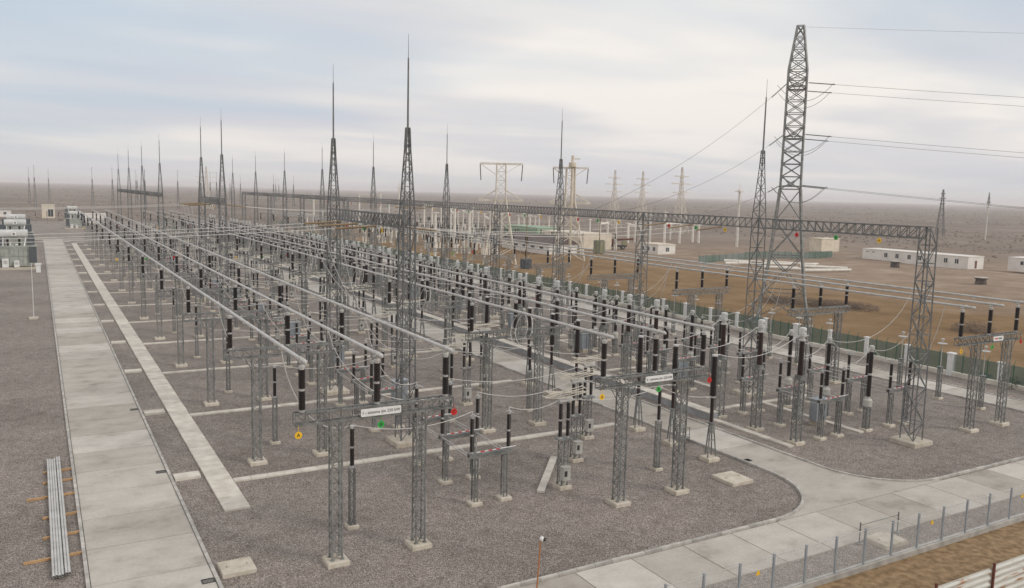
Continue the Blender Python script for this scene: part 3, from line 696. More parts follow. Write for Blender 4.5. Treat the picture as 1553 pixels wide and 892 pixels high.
# ------------------------------------------------------------------ perimeter wall with pillars and green mesh
def perimeter():
    r = link('perimeter_fence', None); tag(r, 'green mesh fence on pale plinth with white square pillars behind perimeter road', 'fence')
    m_ = MB(); m_.box((80.75, 157, .2), (.5, 254, .44)); link('plinth', mesh_of(m_, 'plinth', ['cover']), r)
    pl = MB(); pl.box((0, 0, 1.12), (.56, .56, 2.3)); pl.box((0, 0, 2.3), (.72, .72, .12)); pl = mesh_of(pl, 'pillar', ['white'])
    pl2 = MB(); pl2.box((0, 0, 1.12), (.36, .36, 2.3)); pl2.box((0, 0, 2.3), (.5, .5, .12)); pl2 = mesh_of(pl2, 'pillar', ['white'])
    pn = MB(); pn.box((0, 2.5, 1.35), (.03, 4.5, 1.75)); pn = mesh_of(pn, 'mesh_panel', ['mesh_green'])
    po = MB()
    po.bar((0, 0, .4), (0, 0, 2.35), .06); po.bar((0, 0, 2.35), (.22, 0, 2.65), .04); po = mesh_of(po, 'fence_post', ['green_paint'])
    for i in range(50):
        y = 34.2+5*i; link('pillar', pl if i % 4 == 3 else pl2, r, (80.75, y, 0)); link('mesh_panel', pn, r, (80.75, y, 0))
        for d in (1.25, 2.5, 3.75): link('fence_post', po, r, (80.72, y+d, 0))
perimeter()
# ------------------------------------------------------------------ near corner: mesh fence, slabs, poles, pipes
r = link('mesh_fence', None); tag(r, 'see-through steel mesh fence on concrete plinth beside the front road', 'fence')
m_ = MB(); m_.box((38, 23.98, .1), (44, .34, .3)); link('plinth', mesh_of(m_, 'plinth', ['kerb']), r)
po = MB(); po.box((0, 0, 1.05), (.1, .08, 1.95)); po.box((0, 0, 2.04), (.1, .09, .03)); po = mesh_of(po, 'fence_post', ['cabinet_blue'])
pn = MB(); pn.box((1.03, 0, 1.1), (1.95, .012, 1.7)); pn = mesh_of(pn, 'mesh_panel', ['mesh_fence'])
rl = MB(); rl.bar((.04, 0, 1.97), (2.02, 0, 1.97), .03); rl.bar((.04, 0, .28), (2.02, 0, .28), .03); rl = mesh_of(rl, 'rail', ['aluminium'])
for i in range(-5, 13):
    x = 29.6+2.06*i
    for d, nm in ((po, 'fence_post'), (pn, 'mesh_panel'), (rl, 'rail')): link(nm, d, r, (x, 23.98, 0))
for i in (-2, 4, 8):
    m_ = MB(); x = 29.6+2.06*i+1.1; m_.add([(x-.14, 23.95, 1.3), (x+.14, 23.95, 1.3), (x, 23.95, 1.55), (x-.14, 23.965, 1.3), (x+.14, 23.965, 1.3), (x, 23.965, 1.55)], [(0, 1, 2), (5, 4, 3), (0, 3, 4, 1), (1, 4, 5, 2), (2, 5, 3, 0)])
    link('warning_triangle', mesh_of(m_, 'warning_triangle', ['yellow']), r)
def cover(name, x, y, w, d, h_, lb):
    m_ = MB(); b_ = .03; vs = []
    for z, k in ((-.1, 0), (h_-b_, 0), (h_, b_)): vs += [(x-w/2+k, y-d/2+k, z), (x+w/2-k, y-d/2+k, z), (x+w/2-k, y+d/2-k, z), (x-w/2+k, y+d/2-k, z)]
    m_.add(vs, [(4*s_+i, 4*s_+(i+1) % 4, 4*s_+4+(i+1) % 4, 4*s_+4+i) for s_ in (0, 1) for i in range(4)]+[(8, 9, 10, 11)])
    r = link(name, mesh_of(m_, name, ['footing'])); tag(r, lb, 'slab'); q = MB()
    for i in (-1, 1): q.tube((x+i*w*.3, y-.05, h_+.012), (x+i*w*.3, y+.05, h_+.012), .014, n=5)
    link('lifting_eye', mesh_of(q, 'lifting_eye', ['rust_dark']), r)
cover('pit_cover', 7.33, 37.4, 1.5, 1.4, .22, 'square concrete pit cover beside the access road')
cover('pit_cover', 37.1, 36.0, 1.75, 1.85, .22, 'square concrete pit cover on gravel by the curved kerb')
cover('pit_cover', 37.5, 25.5, 1.7, 1.35, .24, 'square concrete pit cover behind the mesh fence')
def grate(x, y, lb):
    r = link('drain_grate', None); r.location = (x, y, RZ+.006); tag(r, lb, 'grate', 'road drain grates'); m_ = MB()
    for i in (-1, 1): m_.box((i*.26, 0, .01), (.04, .42, .03)); m_.box((0, i*.2, .01), (.5, .04, .03))
    link('frame', mesh_of(m_, 'frame', ['dark']), r); q = MB()
    for i in range(8): q.box((-.21+.06*i, 0, .008), (.022, .38, .016))
    link('bars', mesh_of(q, 'bars', ['black']), r)
for x, y, w_ in ((5.95, 36.7, 'near the pit cover'), (5.95, 52.7, 'by the end of the wide trench'), (5.95, 68.7, 'two bays along')): grate(x, y, f'dark drain grate set in the access road edge, {w_}')
grate(40.75, 38.3, 'dark drain grate in the service road near the junction')
m_ = MB(); a = Vector((25.1, 39.45)); e = Vector((29.3, 44.5)); u = Vector((-(e-a).y, (e-a).x)).normalized()*.22
m_.prism([tuple(a-u), tuple(e-u), tuple(e+u), tuple(a+u)], .02, .16)
one('cable_duct', m_, 'cover', 'slanting pale cable duct cover beside the first pantograph post', 'duct')
# small rail by the pit behind the fence
r = link('hand_rail', None); tag(r, 'low steel hand rail between the road and the pit cover', 'railing'); q = MB()
for x in (36.1, 39.2): q = MB(); q.tube((x, 26.0, 0), (x, 26.0, 1.15), .035, n=6); q.box((x, 26.0, .02), (.3, .3, .04)); link('rail_post', mesh_of(q, 'rail_post', ['steel']), r)
q = MB(); q.tube((36.1, 26.0, 1.0), (39.2, 26.0, 1.0), .02, n=5); link('rail_bar', mesh_of(q, 'rail_bar', ['steel']), r)
# railing by the service road
r = link('step_rail', None); tag(r, 'small steel step and rail beside the middle breaker pole', 'railing'); q = MB()
for x in (39.5, 40.1):
    for y in (43.3, 43.9): q.bar((x, y, 0), (x, y, 1.1), .04)
for y in (43.3, 43.9): q.bar((39.5, y, 1.1), (40.1, y, 1.1), .04); q.bar((39.5, y, .6), (40.1, y, .6), .03)
link('frame', mesh_of(q, 'frame', ['steel']), r); q = MB(); q.box((39.8, 43.6, .35), (.7, .7, .05)); link('step', mesh_of(q, 'step', ['steel']), r)
# rusty post with lamp
r = link('rusty_post', None); tag(r, 'leaning rusty post with a small white and black camera on top', 'post')
tx, ty = gp(820, 818, 3.2); m_ = MB(); m_.tube((tx-.55, ty-.55, -.1), (tx, ty, 3.15), .035, n=8); link('pole', mesh_of(m_, 'pole', ['rust']), r)
m_ = MB(); m_.lathe([(.03, 3.1), (.085, 3.13), (.105, 3.2), (.085, 3.28), (.03, 3.31)], tx+.06, ty, 12, True); link('camera_body', mesh_of(m_, 'camera_body', ['white']), r)
m_ = MB(); m_.tube((tx+.1, ty-.03, 3.2), (tx+.2, ty-.08, 3.17), .085, .06, n=10); link('lens', mesh_of(m_, 'lens', ['black']), r)
# ribbed sheet fence
r = link('sheet_fence', None); tag(r, 'rust-streaked white ribbed sheet fence with dark red posts on bare soil', 'fence')
def sheet(x0, x1, y, z1):
    m_ = MB(); n = 26; vs = []
    for i in range(n+1):
        z = .1+(z1-.1)*i/n; d = .03*(1 if i % 4 in (1, 2) else -1); vs += [(x0, y+d, z), (x1, y+d, z)]
    fs = [(2*i, 2*i+1, 2*i+3, 2*i+2) for i in range(n)]; m_.add(vs, fs); m_.add([(a, b_+.02, c_) for a, b_, c_ in vs], [f[::-1] for f in fs]); return m_
for i, (a, e, z) in enumerate(((27.0, 31.0, 2.0), (31.08, 35.1, 2.0), (35.18, 39.1, 2.06), (39.18, 43.2, 2.0))):
    link('ribbed_panel', mesh_of(sheet(a, e, 18.75, z), 'ribbed_panel', ['sheet']), r)
    q = MB(); q.box((e+.04, 18.68, 1.1), (.09, .09, 2.25)); link('fence_post', mesh_of(q, 'fence_post', ['rust_dark']), r)
# pipes on battens
for i, x in enumerate((-.02, .10, .22, .34, .49, .61)):
    m_ = MB(); z = .19; y0, y1 = 39.9+random.uniform(-.1, .1), 57.8+random.uniform(-.25, .25); rr_ = .058; n = 10
    m_.tube((x, y0, z), (x-.03, y1, z), rr_, n=n, cap=False); m_.tube((x, y0+.004, z), (x-.03, y1-.004, z), rr_-.008, n=n, cap=False)
    one('steel_pipe', m_, 'aluminium', f'long grey pipe on battens, {ORD[i]} one counted towards the access road', 'pipe', 'grey pipes stacked by the access road')
for i, (y, xa, xb) in enumerate(((55.6, -.3, 1.25), (53.6, -.35, 1.25), (51.0, -1.15, 1.25), (47.8, -.4, 1.25), (45.0, -.4, 1.2), (42.3, -1.2, 1.25))):
    m_ = MB(); m_.bar((xa, y-.06, .065), (xb, y+.1, .065), .1, .12, True)
    one('wood_batten', m_, 'wood', f'{ORD[5-i]} orange wood batten under the grey pipes, counted from the front', 'batten', 'wood battens under the pipes')
# slim marker post on the gravel beyond the pipes
r = link('marker_post', None); tag(r, 'thin white pole on a small base standing alone on gravel', 'pole'); m_ = MB(); m_.tube((-.9, 121, 0), (-.9, 121, 7.2), .04, .03, n=6); link('pole', mesh_of(m_, 'pole', ['white']), r)
m_ = MB(); m_.box((-.9, 121, .1), (1.1, 1.1, .22)); link('footing', mesh_of(m_, 'footing', ['footing']), r)
# ------------------------------------------------------------------ power transformers on the left
def transformer(x, y, lb, s=1.0, full=True):
    ps = []
    def bx(n, c_, d, m_, ch=()): q = MB(); q.box([v*s for v in c_], [v*s for v in d]); ps.append(P(n, q, m_, list(ch)))
    bx('plinth', (0, 0, .2), (8.6, 5.2, .5), 'footing'); bx('tank', (0, 0, 2.6), (5.4, 3.0, 4.0), 'transformer')
    q = MB()
    for i in range(7): q.box(((-2.4+.8*i)*s, -1.56*s, 2.6*s), (.14*s, .14*s, 3.9*s))
    for z in (1.0, 2.7, 4.4): q.box((0, -1.58*s, z*s), (5.4*s, .12*s, .1*s))
    ps.append(P('stiffener', q, 'transformer'))
    for sx_ in (-1, 1):
        q = MB()
        for i in range(9): q.box((sx_*(3.15+.0)*s+sx_*.28*(i % 2)*0, (-1.6+.4*i)*s, 2.9*s), (1.3*s, .12*s, 3.2*s))
        fr = MB(); fr.box((sx_*3.15*s, 0, 4.6*s), (1.45*s, 3.6*s, .2*s)); fr.box((sx_*3.15*s, 0, 1.2*s), (1.45*s, 3.6*s, .2*s)); ps.append(P('radiator', q, 'radiator', [P('header', fr, 'transformer')]))
        q = MB(); q.box((sx_*3.15*s, -1.9*s, 2.9*s), (1.35*s, .1*s, 3.0*s)); ps.append(P('fan_panel', q, 'radiator'))
        q = MB(); q.box((sx_*2.9*s, .6*s, 5.7*s), (1.3*s, 1.4*s, 1.7*s)); ps.append(P('upper_radiator', q, 'radiator'))
    q = MB(); q.tube((-2.4*s, .4*s, 7.0*s), (2.4*s, .4*s, 7.0*s), .85*s, n=18); w = MB(); w.box((0, -.46*s, 7.0*s), (.9*s, .02*s, .8*s)); e_ = MB(); e_.box((0, -.475*s, 7.0*s), (.35*s, .02*s, .35*s)); ps.append(P('conservator', q, 'cabinet', [P('plate', w, 'white'), P('emblem', e_, 'ash')]))
    q = MB()
    for a in (-1.7, 0, 1.7): q.box((a*s, .4*s, 5.6*s), (.22*s, .5*s, 2.4*s))
    q.bar((-2.6*s, .4*s, 5.2*s), (2.6*s, .4*s, 5.2*s), .25*s); ps.append(P('support_frame', q, 'transformer'))
    for a in (-1.1, .9): ps.append(insulator(a*s, -.7*s, 4.6*s, 6.3*s, .24*s, 1, mat_='brown'))
    q = MB(); q.tube((1.7*s, -.9*s, 4.6*s), (2.1*s, .3*s, 6.6*s), .12*s, n=8); q.tube((-1.9*s, -1.2*s, 4.6*s), (-1.9*s, .3*s, 6.6*s), .09*s, n=8); ps.append(P('oil_pipe', q, 'white'))
    for a, w_, h2 in ((-1.6, 1.1, 1.7), (.3, .9, 1.3)): q = MB(); q.box((a*s, -1.95*s, (.5+h2/2)*s), (w_*s, .6*s, h2*s)); w = MB(); w.box((a*s, -2.26*s, (.5+h2*.6)*s), (w_*.6*s, .02*s, h2*.4*s)); ps.append(P('control_box', q, 'white', [P('window', w, 'box')]))
    spawn('power_transformer', lb, 'transformer', (x, y, 0), ps, 'power transformers by the access road', full)
transformer(-4.2, 192, 'large grey transformer with white conservator drum, first along the access road')
transformer(-4.9, 243, 'large grey transformer with white conservator drum, second along the access road')
transformer(-5.4, 281, 'large grey transformer with white conservator drum, third along the access road')
transformer(12.5, 352, 'small grey transformer beyond the end of the access road', .85, False)
transformer(14, 425, 'far grey transformer at the end of the first busbar', .85, False)
def block(name, x, y, w, d, h_, m_, roof, lb, wins=(), rz=0, doors=(), rh=.25, over=.15):
    """plain walled building: corner x,y ; w along X, d along Y; wins = (face, position, z, width, height)"""
    q = MB(); q.box((w/2, d/2, h_/2-.1), (w, d, h_+.2)); ps = [P('wall', q, m_)]
    q = MB(); q.box((w/2, d/2, h_+rh/2+.002), (w+2*over, d+2*over, rh)); ps.append(P('roof', q, roof))
    for lst, nm, mm in ((wins, 'window', 'white'), (doors, 'door', 'rust_dark')):
        for f_, p_, z, ww, hh in lst:
            q = MB(); g_ = MB()
            if f_ == 'w': q.box((-.02, p_, z), (.08, ww+.16, hh+.16)); g_.box((-.065, p_, z), (.03, ww, hh))
            elif f_ == 's': q.box((p_, -.02, z), (ww+.16, .08, hh+.16)); g_.box((p_, -.065, z), (ww, .03, hh))
            if nm == 'window':
                br = MB()
                if f_ == 'w': br.box((-.085, p_, z), (.02, .09, hh))
                else: br.box((p_, -.085, z), (.09, .02, hh))
                ps.append(P('window', q, 'white', [P('pane', g_, 'glass'), P('mullion', br, 'white')]))
            else: ps.append(P('door', q, 'white', [P('leaf', g_, mm)]))
    return spawn(name, lb, 'building', (x, y, gz(x, y)), ps, None, True, rz)
block('control_hut', -19, 470, 8, 6, 3.2, 'white_wall', 'roof_dark', 'low pale hut far beyond the transformers', [('s', 2, 1.8, 1.2, 1.2), ('s', 5.5, 1.8, 1.2, 1.2)])
block('relay_house', 2, 455, 5.5, 7, 6.2, 'cream', 'cream', 'yellowish square relay house beyond the end of the access road', [('s', 3.7, 2.6, 2.2, 3.6)])
block('kiosk', 17, 398, 9, 6, 4, 'white_wall', 'white_wall', 'white kiosk behind the small far transformer', [('s', 3, 2, 1.2, 1.2)])
for i in range(3):
    spawn('post_insulator', f'far single post insulator before the yellowish relay house, {ORD[i]} in line', 'insulator post', (-.6+4.1*i, 388, 0), PI, 'far post insulators by the relay house', False)
block('pump_kiosk', -.6, 183, .8, .8, 1.5, 'white', 'white', 'small white kiosk between the access road and first transformer')
# ------------------------------------------------------------------ big white-grey line tower behind the perimeter fence
TX, TY = 92.5, 82.0
def tower_mesh():
    mb_ = MB(); prof = [(7.0, 0), (5.6, 4.5), (4.4, 9.5), (3.5, 14.5), (2.75, 19.0), (2.65, 22.5), (2.6, 26), (2.55, 29.5), (2.5, 33), (2.45, 35.4), (1.65, 38.4), (.85, 41.4)]
    mb2 = MB()
    for (w0, z0), (w1, z1) in zip(prof[:-1], prof[1:]):
        n = 1 if z1 <= 19 else 2
        mb_.lattice(0, 0, w0, w1, z0, z1, n, .30 if z1 < 20 else .22, .13 if z1 < 20 else .10, X=True)
    return mb_
az = math.radians(-48+90-90)
ps = [P('lattice_body', tower_mesh(), 'steel')]
for z in (33.0, 26.2, 19.4):
    for s_ in (-1, 1):
        q = MB(); tip = Vector((0, s_*4.6, z+.1))
        for dx in (-1.3, 1.3): q.bar((dx, s_*1.3, z), tip, .12); q.bar((dx, s_*1.3, z+1.6), tip, .09); q.bar((dx, s_*2.4, z), (-dx*.6, s_*3.2, z), .06); q.bar((dx, s_*1.3, z), (-dx*.8, s_*2.4, z+.02), .06)
        ps.append(P('crossarm', q, 'steel'))
for i, j in ((-1, -1), (1, -1), (1, 1), (-1, 1)): ps.append(footing(i*3.5, j*3.5, 1.3, .3))
spawn('line_tower', 'tall grey lattice line tower with short crossarms behind the perimeter fence', 'tower', (TX, TY, gz(TX, TY)), ps, None, True, math.radians(-48.4))
def towerp(dx, dy, z):
    a = math.radians(-48.4); return (TX+dx*math.cos(a)-dy*math.sin(a), TY+dx*math.sin(a)+dy*math.cos(a), z)
def line(p, q, s_, lb, rods=True, n=24, r=.02, grp='line tower conductors'):
    rt_ = link('line_conductor', None); pts = sag(p, q, s_, n); m_ = MB(); m_.path(pts, r, 4); link('wire', mesh_of(m_, 'wire', ['steel_dark']), rt_)
    if rods:
        a = Vector(pts[0]); d = (Vector(pts[1])-a).normalized(); m_ = MB(); m_.tube(a+d*.3, a+d*3.6, .07, n=6); link('strain_insulator', mesh_of(m_, 'strain_insulator', ['steel_dark']), rt_)
    tag(rt_, lb, 'wire', grp); return pts
for li, (z, nm) in enumerate(((33.1, 'top'), (26.3, 'middle'), (19.5, 'lowest'))):
    for s_ in (-1, 1):
        p = towerp(1.2, s_*4.5, z); q = towerp(330, s_*4.5+10, z-4); line(p, q, 6.5, f'{nm} outgoing line wire from the line tower, {("yard", "steppe")[s_ > 0]} side arm')
        c_ = MB(); a = towerp(4.6, s_*4.5, z-.15); b_ = towerp(-2.5, s_*4.5, z-.3); c_.path(sag(a, b_, 2.2, 12), .028, 4)
        one('jumper_loop', c_, 'steel_dark', f'sagging jumper loop under the {nm} arm of the line tower, {("yard", "steppe")[s_ > 0]} side', 'wires', 'line tower jumper loops')
    line(towerp(-1.2, -4.5, z), (XG2+.4, yk(2)+RY[2-li], 15.3), 1.6, f'{nm} incoming wire from the line tower down to the long gantry')
line(towerp(.5, 0, 41.2), towerp(330, 0, 37), 5, 'thin earth wire from the peak of the line tower', False, r=.013)
# ------------------------------------------------------------------ old yard: pale portals, towers, posts
def white_tower(x, y, htop, hlow, wtop, lb, platform):
    ps = []; m_ = MB(); m_.lattice(0, 0, 8.0, 2.4, 0, hlow, 4, .26, .15, X=True, ring=False); m_.lattice(0, 0, 2.4, 2.2, hlow, htop, 4, .24, .12, X=False); ps.append(P('lattice_body', m_, 'old_steel'))
    q = MB(); q.truss((-5.5, 0, hlow-.8), (5.5, 0, hlow-.8), 1.8, .2, 8, .24, .14)
    for s_ in (-1, 1):
        for yy in (-.8, .8): q.bar((s_*5.5, yy*.5, hlow-.7), (s_*1.1, yy, hlow+1.8), .26)
    ps.append(P('lower_arm', q, 'old_steel'))
    q = MB(); q.truss((-wtop, 0, htop-.3), (wtop, 0, htop-.3), 1.4, .3, 8, .12, .07)
    for yy in (-.7, .7): q.bar((-wtop, yy, htop-.2), (-1, yy, htop-3), .1); q.bar((wtop*.9, yy, htop-.2), (1, yy, htop-2.4), .1)
    ps.append(P('top_arm', q, 'old_steel'))
    for s_ in (-1, 1): q = MB(); q.tube((s_*wtop, 0, htop-.3), (s_*(wtop-.25), 0, htop-4.2), .14, n=6); ps.append(P('insulator_string', q, 'steel_dark'))
    if platform:
        q = MB(); q.tube((.3, -1.2, 0), (.3, -1.2, htop+3), .35, n=8); q.lathe([(.9, htop), (1.0, htop+.1), (1.0, htop+1.2)], .3, -1.2, 10); q.tube((.3, -1.2, htop+2.2), (2.2, -1.2, htop+2.2), .15, n=6); ps.append(P('lamp_mast', q, 'cream'))
    spawn('portal_tower', lb, 'tower', (x, y, gz(x, y)), ps, 'pale lattice towers of the old yard', True, math.radians(-28))
white_tower(98.8, 177.4, 24.5, 16.2, 5.2, 'pale lattice tower with wide flat top arm in the old yard', False)
white_tower(122, 181.6, 24.3, 15.7, 4.6, 'pale lattice tower with a lamp mast and top platform in the old yard', True)
def cpole(px, ytop, ybase, w=.55, i=0, pk=False):
    x, y = gp(px, ybase); d = x*math.sin(yaw)+y*math.cos(yaw); h_ = (ybase-ytop)*d/FPX
    m_ = MB(); m_.tube((0, 0, -.3), (0, 0, h_), w/2, w*.36, n=8)
    q = MB(); q.box((0, 0, h_+.12), (w*1.6, w*1.0, .3))
    if pk: q.tube((0, 0, h_+.2), (0, 0, h_+3.2), .2, .05, n=6)
    spawn('concrete_column', f'pale round concrete portal column in the old yard{", with pointed cap" if pk else ", flat topped"}', 'column', (x, y, gz(x, y)), [P('shaft', m_, 'old_concrete'), P('cap', q, 'old_concrete')], 'concrete columns with pointed caps' if pk else 'flat topped concrete columns', True)
    return x, y, h_
CP = []
for i, (a, b_, c_) in enumerate(((457, 323, 345), (466, 325, 347), (476, 300, 350), (490, 318, 344), (545, 293, 347), (577, 292, 348), (590, 311, 346), (605, 285, 352), (643, 310, 357), (655, 308, 356), (659.5, 324, 389), (668.5, 314, 356), (683, 319, 366), (689, 314, 379), (694, 322, 360), (702, 320, 358), (711, 321, 383), (716, 317, 362), (725, 322, 358), (734, 327, 362), (743, 322, 372),
        (760, 326, 364), (772, 324, 360), (786, 326, 360), (794, 323, 358), (803, 326, 357), (811, 327, 362), (817, 325, 357), (832, 328, 358), (842, 326, 357), (894, 333, 362), (909, 338, 367), (921, 336, 365), (934, 337, 363), (952, 340, 369), (963, 333, 369), (971, 338, 364), (985, 326, 368), (1007, 322, 370), (1016, 338, 364), (1030, 337, 368), (1050, 341, 367), (1059, 341, 368))):
    CP.append(cpole(a, b_, c_, 1.0 if c_ > 366 else .85, i, a in (476, 605, 963, 985, 1007)))
for a, b_ in ((8, 9), (12, 13), (15, 17), (19, 20), (23, 26), (31, 32), (34, 35), (38, 40), (41, 42), (4, 5), (0, 2)):
    p, q = CP[a], CP[b_]; z = min(p[2], q[2])*.96; m_ = MB(); m_.bar((p[0], p[1], z), (q[0], q[1], z), .5, .6, True)
    one('portal_beam', m_, 'old_concrete', 'pale concrete crossbeam between two old yard columns', 'beam', 'crossbeams of the old yard')
x, y, h_ = cpole(1117, 290, 375, 1.0, 0, False); m_ = MB(); m_.box((x, y, h_-.3), (2.2, 2.2, .3)); m_.tube((x, y, h_), (x, y, h_+2.4), .08, n=5)
one('lamp_platform', m_, 'old_concrete', 'round lamp platform on the lone tall concrete column', 'platform')
# low equipment of the old yard: pale pedestals carrying dark insulators
q = MB(); q.box((0, 0, 1.3), (.5, .5, 2.7)); q2 = MB(); q2.box((0, 0, 2.75), (1.6, .6, .25))
OE = [P('pedestal', q, 'old_concrete'), P('cross_plate', q2, 'steel'), insulator(-.5, 0, 2.85, 4.9, .2, 1), insulator(.5, 0, 2.85, 4.9, .2, 1)]
q = MB(); q.box((-.5, 0, 1.0), (.4, .4, 2.2)); q.box((.5, 0, 1.0), (.4, .4, 2.2)); q3 = MB(); q3.lathe([(.5, 2.1), (.55, 2.3), (.5, 3.3), (.2, 3.5)], n=10)
OT = [P('pedestal', q, 'old_concrete'), P('tank', q3, 'box'), insulator(0, 0, 3.4, 5.2, .22, 1)]
rnd = random.Random(3)
for i in range(22):
    for j in range(5):
        x = 118+j*11+rnd.uniform(-1.5, 1.5)+(i > 13)*10; y = 215+i*8.5+rnd.uniform(-1.5, 1.5)
        if rnd.random() < .2: continue
        t_ = rnd.random() < .3
        spawn('old_switch_pedestal', f'pale pedestal with {"round tank" if t_ else "twin dark insulators"}, old yard, {ORD[j]} line, {ORD[i]} place from workshop', 'pedestal', (x, y, gz(x, y) if x < 420 and y < 470 else -.03), OT if t_ else OE, 'tank pedestals of the old yard' if t_ else 'twin insulator pedestals of the old yard', False, rnd.choice((0, .2, 1.57)))
for a_, py in enumerate((352, 360, 368, 376, 384)):
    for b_ in range(21):
        px = 552+b_*10+rnd.uniform(-3, 3)
        if rnd.random() < .3 or (py > 370 and px < 640): continue
        x, y = gp(px, py); t_ = rnd.random() < .25
        spawn('old_switch_pedestal', f'pale pedestal with {"round tank" if t_ else "twin dark insulators"} before the concrete columns, {ORD[a_]} line, {ORD[b_]} place', 'pedestal', (x, y, gz(x, y) if x < 420 and y < 470 else -.03), OT if t_ else OE, 'pedestals before the old yard columns', False, rnd.choice((0, .2, 1.57)))
for i in range(7):
    z = 6.5+rnd.uniform(-.5, 1.5); y = 225+i*22; m_ = MB(); m_.path(sag((108, y, z), (190, y+rnd.uniform(-4, 4), z), .6, 12), .05, 4)
    one('old_yard_bus_wire', m_, 'wire', 'slack bus wire strung across the old yard', 'wire', 'bus wires of the old yard')
# ------------------------------------------------------------------ buildings beyond the fence
W_ = [('w', 33-p_, 2.0, 1.0, 1.1) for p_ in (14, 18.5, 22.3, 25.6, 30.6)]
W_ = [('w', p_, 1.95, 1.0, 1.25) for p_ in (3.2, 6.4, 14.2, 17.6, 21.5, 25.2)]+[('w', 29.5, 2.6, .9, .22), ('w', 31.6, 2.6, .9, .22)]
block('site_office', 219.6, 131.6, 7.3, 33.3, 3.3, 'white_wall', 'white_wall', 'long white single-storey site office with paired windows on bare ground', W_, 0, [('s', 3.6, 1.2, .9, 2.1)], .16, .1)
block('site_store', 221.5, 96, 7, 26, 3.2, 'white_wall', 'white_wall', 'shorter white store building beyond the end of the site office', [('w', 22, 2, 1.6, .9), ('w', 17, 2, 1.6, .9)], 0, (), .16, .1)
block('guard_house', 165.6, 197, 7.0, 9.2, 2.9, 'white_wall', 'cream', 'small white guard house with cream end wall and dark windows', [('w', 1.8, 1.6, 1.1, 1.2), ('w', 4.6, 1.6, 1.1, 1.2), ('w', 7.2, 1.6, 1.1, 1.2), ('s', 3.8, 1.5, 1.2, 1.2)], 0, (), .25, .12)
block('pump_house', 229.5, 188.5, 9, 5, 4.2, 'cream', 'cream', 'pale cream box house beside the green fence strip')
block('switch_house', 149.5, 214, 11, 25, 4.6, 'cream', 'cream', 'large cream windowless switch house in the old yard', (), 0, (), .3, .1)
block('green_store', 152, 246, 9, 24, 5.2, 'green_wall', 'green_wall', 'long pale green store behind the cream switch house', ())
# workshop with gable roof
q = MB(); q.box((5, 14, 1.6), (10, 28, 3.4)); g_ = MB()
for s_ in (0, 28): pass
g_.add([(-.4, -.5, 3.2), (5, -.5, 5.4), (10.4, -.5, 3.2), (-.4, 28.5, 3.2), (5, 28.5, 5.4), (10.4, 28.5, 3.2), (-.4, -.5, 3.0), (10.4, -.5, 3.0), (-.4, 28.5, 3.0), (10.4, 28.5, 3.0)], [(0, 3, 4, 1), (1, 4, 5, 2), (0, 1, 2), (3, 5, 4), (0, 6, 8, 3), (2, 5, 9, 7), (6, 7, 9, 8), (0, 2, 7, 6), (3, 8, 9, 5)])
wn = []
for p_ in (4, 9, 14, 19, 24): w = MB(); w.box((-.03, p_, 1.8), (.08, 2.0, 1.2)); wn.append(P('window', w, 'glass'))
spawn('workshop', 'low white workshop with dark gabled roof in front of the cream switch house', 'building', (129.5, 203, gz(129.5, 203)), [P('wall', q, 'white_wall'), P('roof', g_, 'roof_dark')]+wn)
r = link('yard_boundary_fence', None); tag(r, 'low green mesh fence around the cream pump house by the pole heap', 'fence')
FP = [gp(1060, 398), gp(1130, 393), gp(1200, 392), gp(1262, 389)]
for (xa, ya), (xb, yb) in zip(FP[:-1], FP[1:]):
    n = 7
    for i in range(n):
        p = Vector((xa+(xb-xa)*i/n, ya+(yb-ya)*i/n, gz(xa, ya))); q = Vector((xa+(xb-xa)*(i+1)/n, ya+(yb-ya)*(i+1)/n, gz(xa, ya)))
        m_ = MB(); m_.bar(p+Vector((0, 0, 1.1)), q+Vector((0, 0, 1.1)), .04, 2.0, True); link('mesh_panel', mesh_of(m_, 'mesh_panel', ['mesh_green']), r)
        m_ = MB(); m_.bar(p, p+Vector((0, 0, 2.3)), .1); link('fence_post', mesh_of(m_, 'fence_post', ['green_paint']), r)
# ------------------------------------------------------------------ vehicles
def wheel(x, y, r=.52, w=.35):
    q = MB(); q.tube((x-w/2, y, r), (x+w/2, y, r), r, n=12); h_ = MB(); h_.tube((x-w/2-.02, y, r), (x+w/2+.02, y, r), r*.45, n=8); return P('wheel', q, 'tyre', [P('hub', h_, 'box')])
ps = []; q = MB(); q.prism([(-1.15, -3.4), (1.15, -3.4), (1.15, -1.6), (-1.15, -1.6)], .9, 2.9); w = MB(); w.box((0, -3.42, 2.25), (1.9, .05, .8)); w.box((-1.17, -2.5, 2.3), (.05, 1.1, .7)); ps.append(P('cab', q, 'blue_paint', [P('windscreen', w, 'glass')]))
q = MB(); q.box((0, .9, 1.05), (2.1, 4.9, .35)); ps.append(P('chassis', q, 'dark')); q = MB(); q.box((0, .9, 1.7), (2.3, 4.6, .9)); ps.append(P('body', q, 'white')); ps += [wheel(a, b_) for a in (-1, 1) for b_ in (-2.6, 1.2, 2.4)]
x, y = gp(886, 378); spawn('truck', 'blue-cabbed truck with pale body beside the cream switch house', 'truck', (x, y, gz(x, y)), ps, None, True, math.radians(-50))
ps = []; q = MB(); q.box((0, 0, 1.1), (2.3, 8.4, .6)); ps.append(P('chassis', q, 'dark')); q = MB(); q.box((0, -3.6, 2.0), (2.3, 1.5, 1.5)); w = MB(); w.box((0, -4.37, 2.3), (1.9, .05, .7)); ps.append(P('cab', q, 'olive', [P('windscreen', w, 'glass')]))
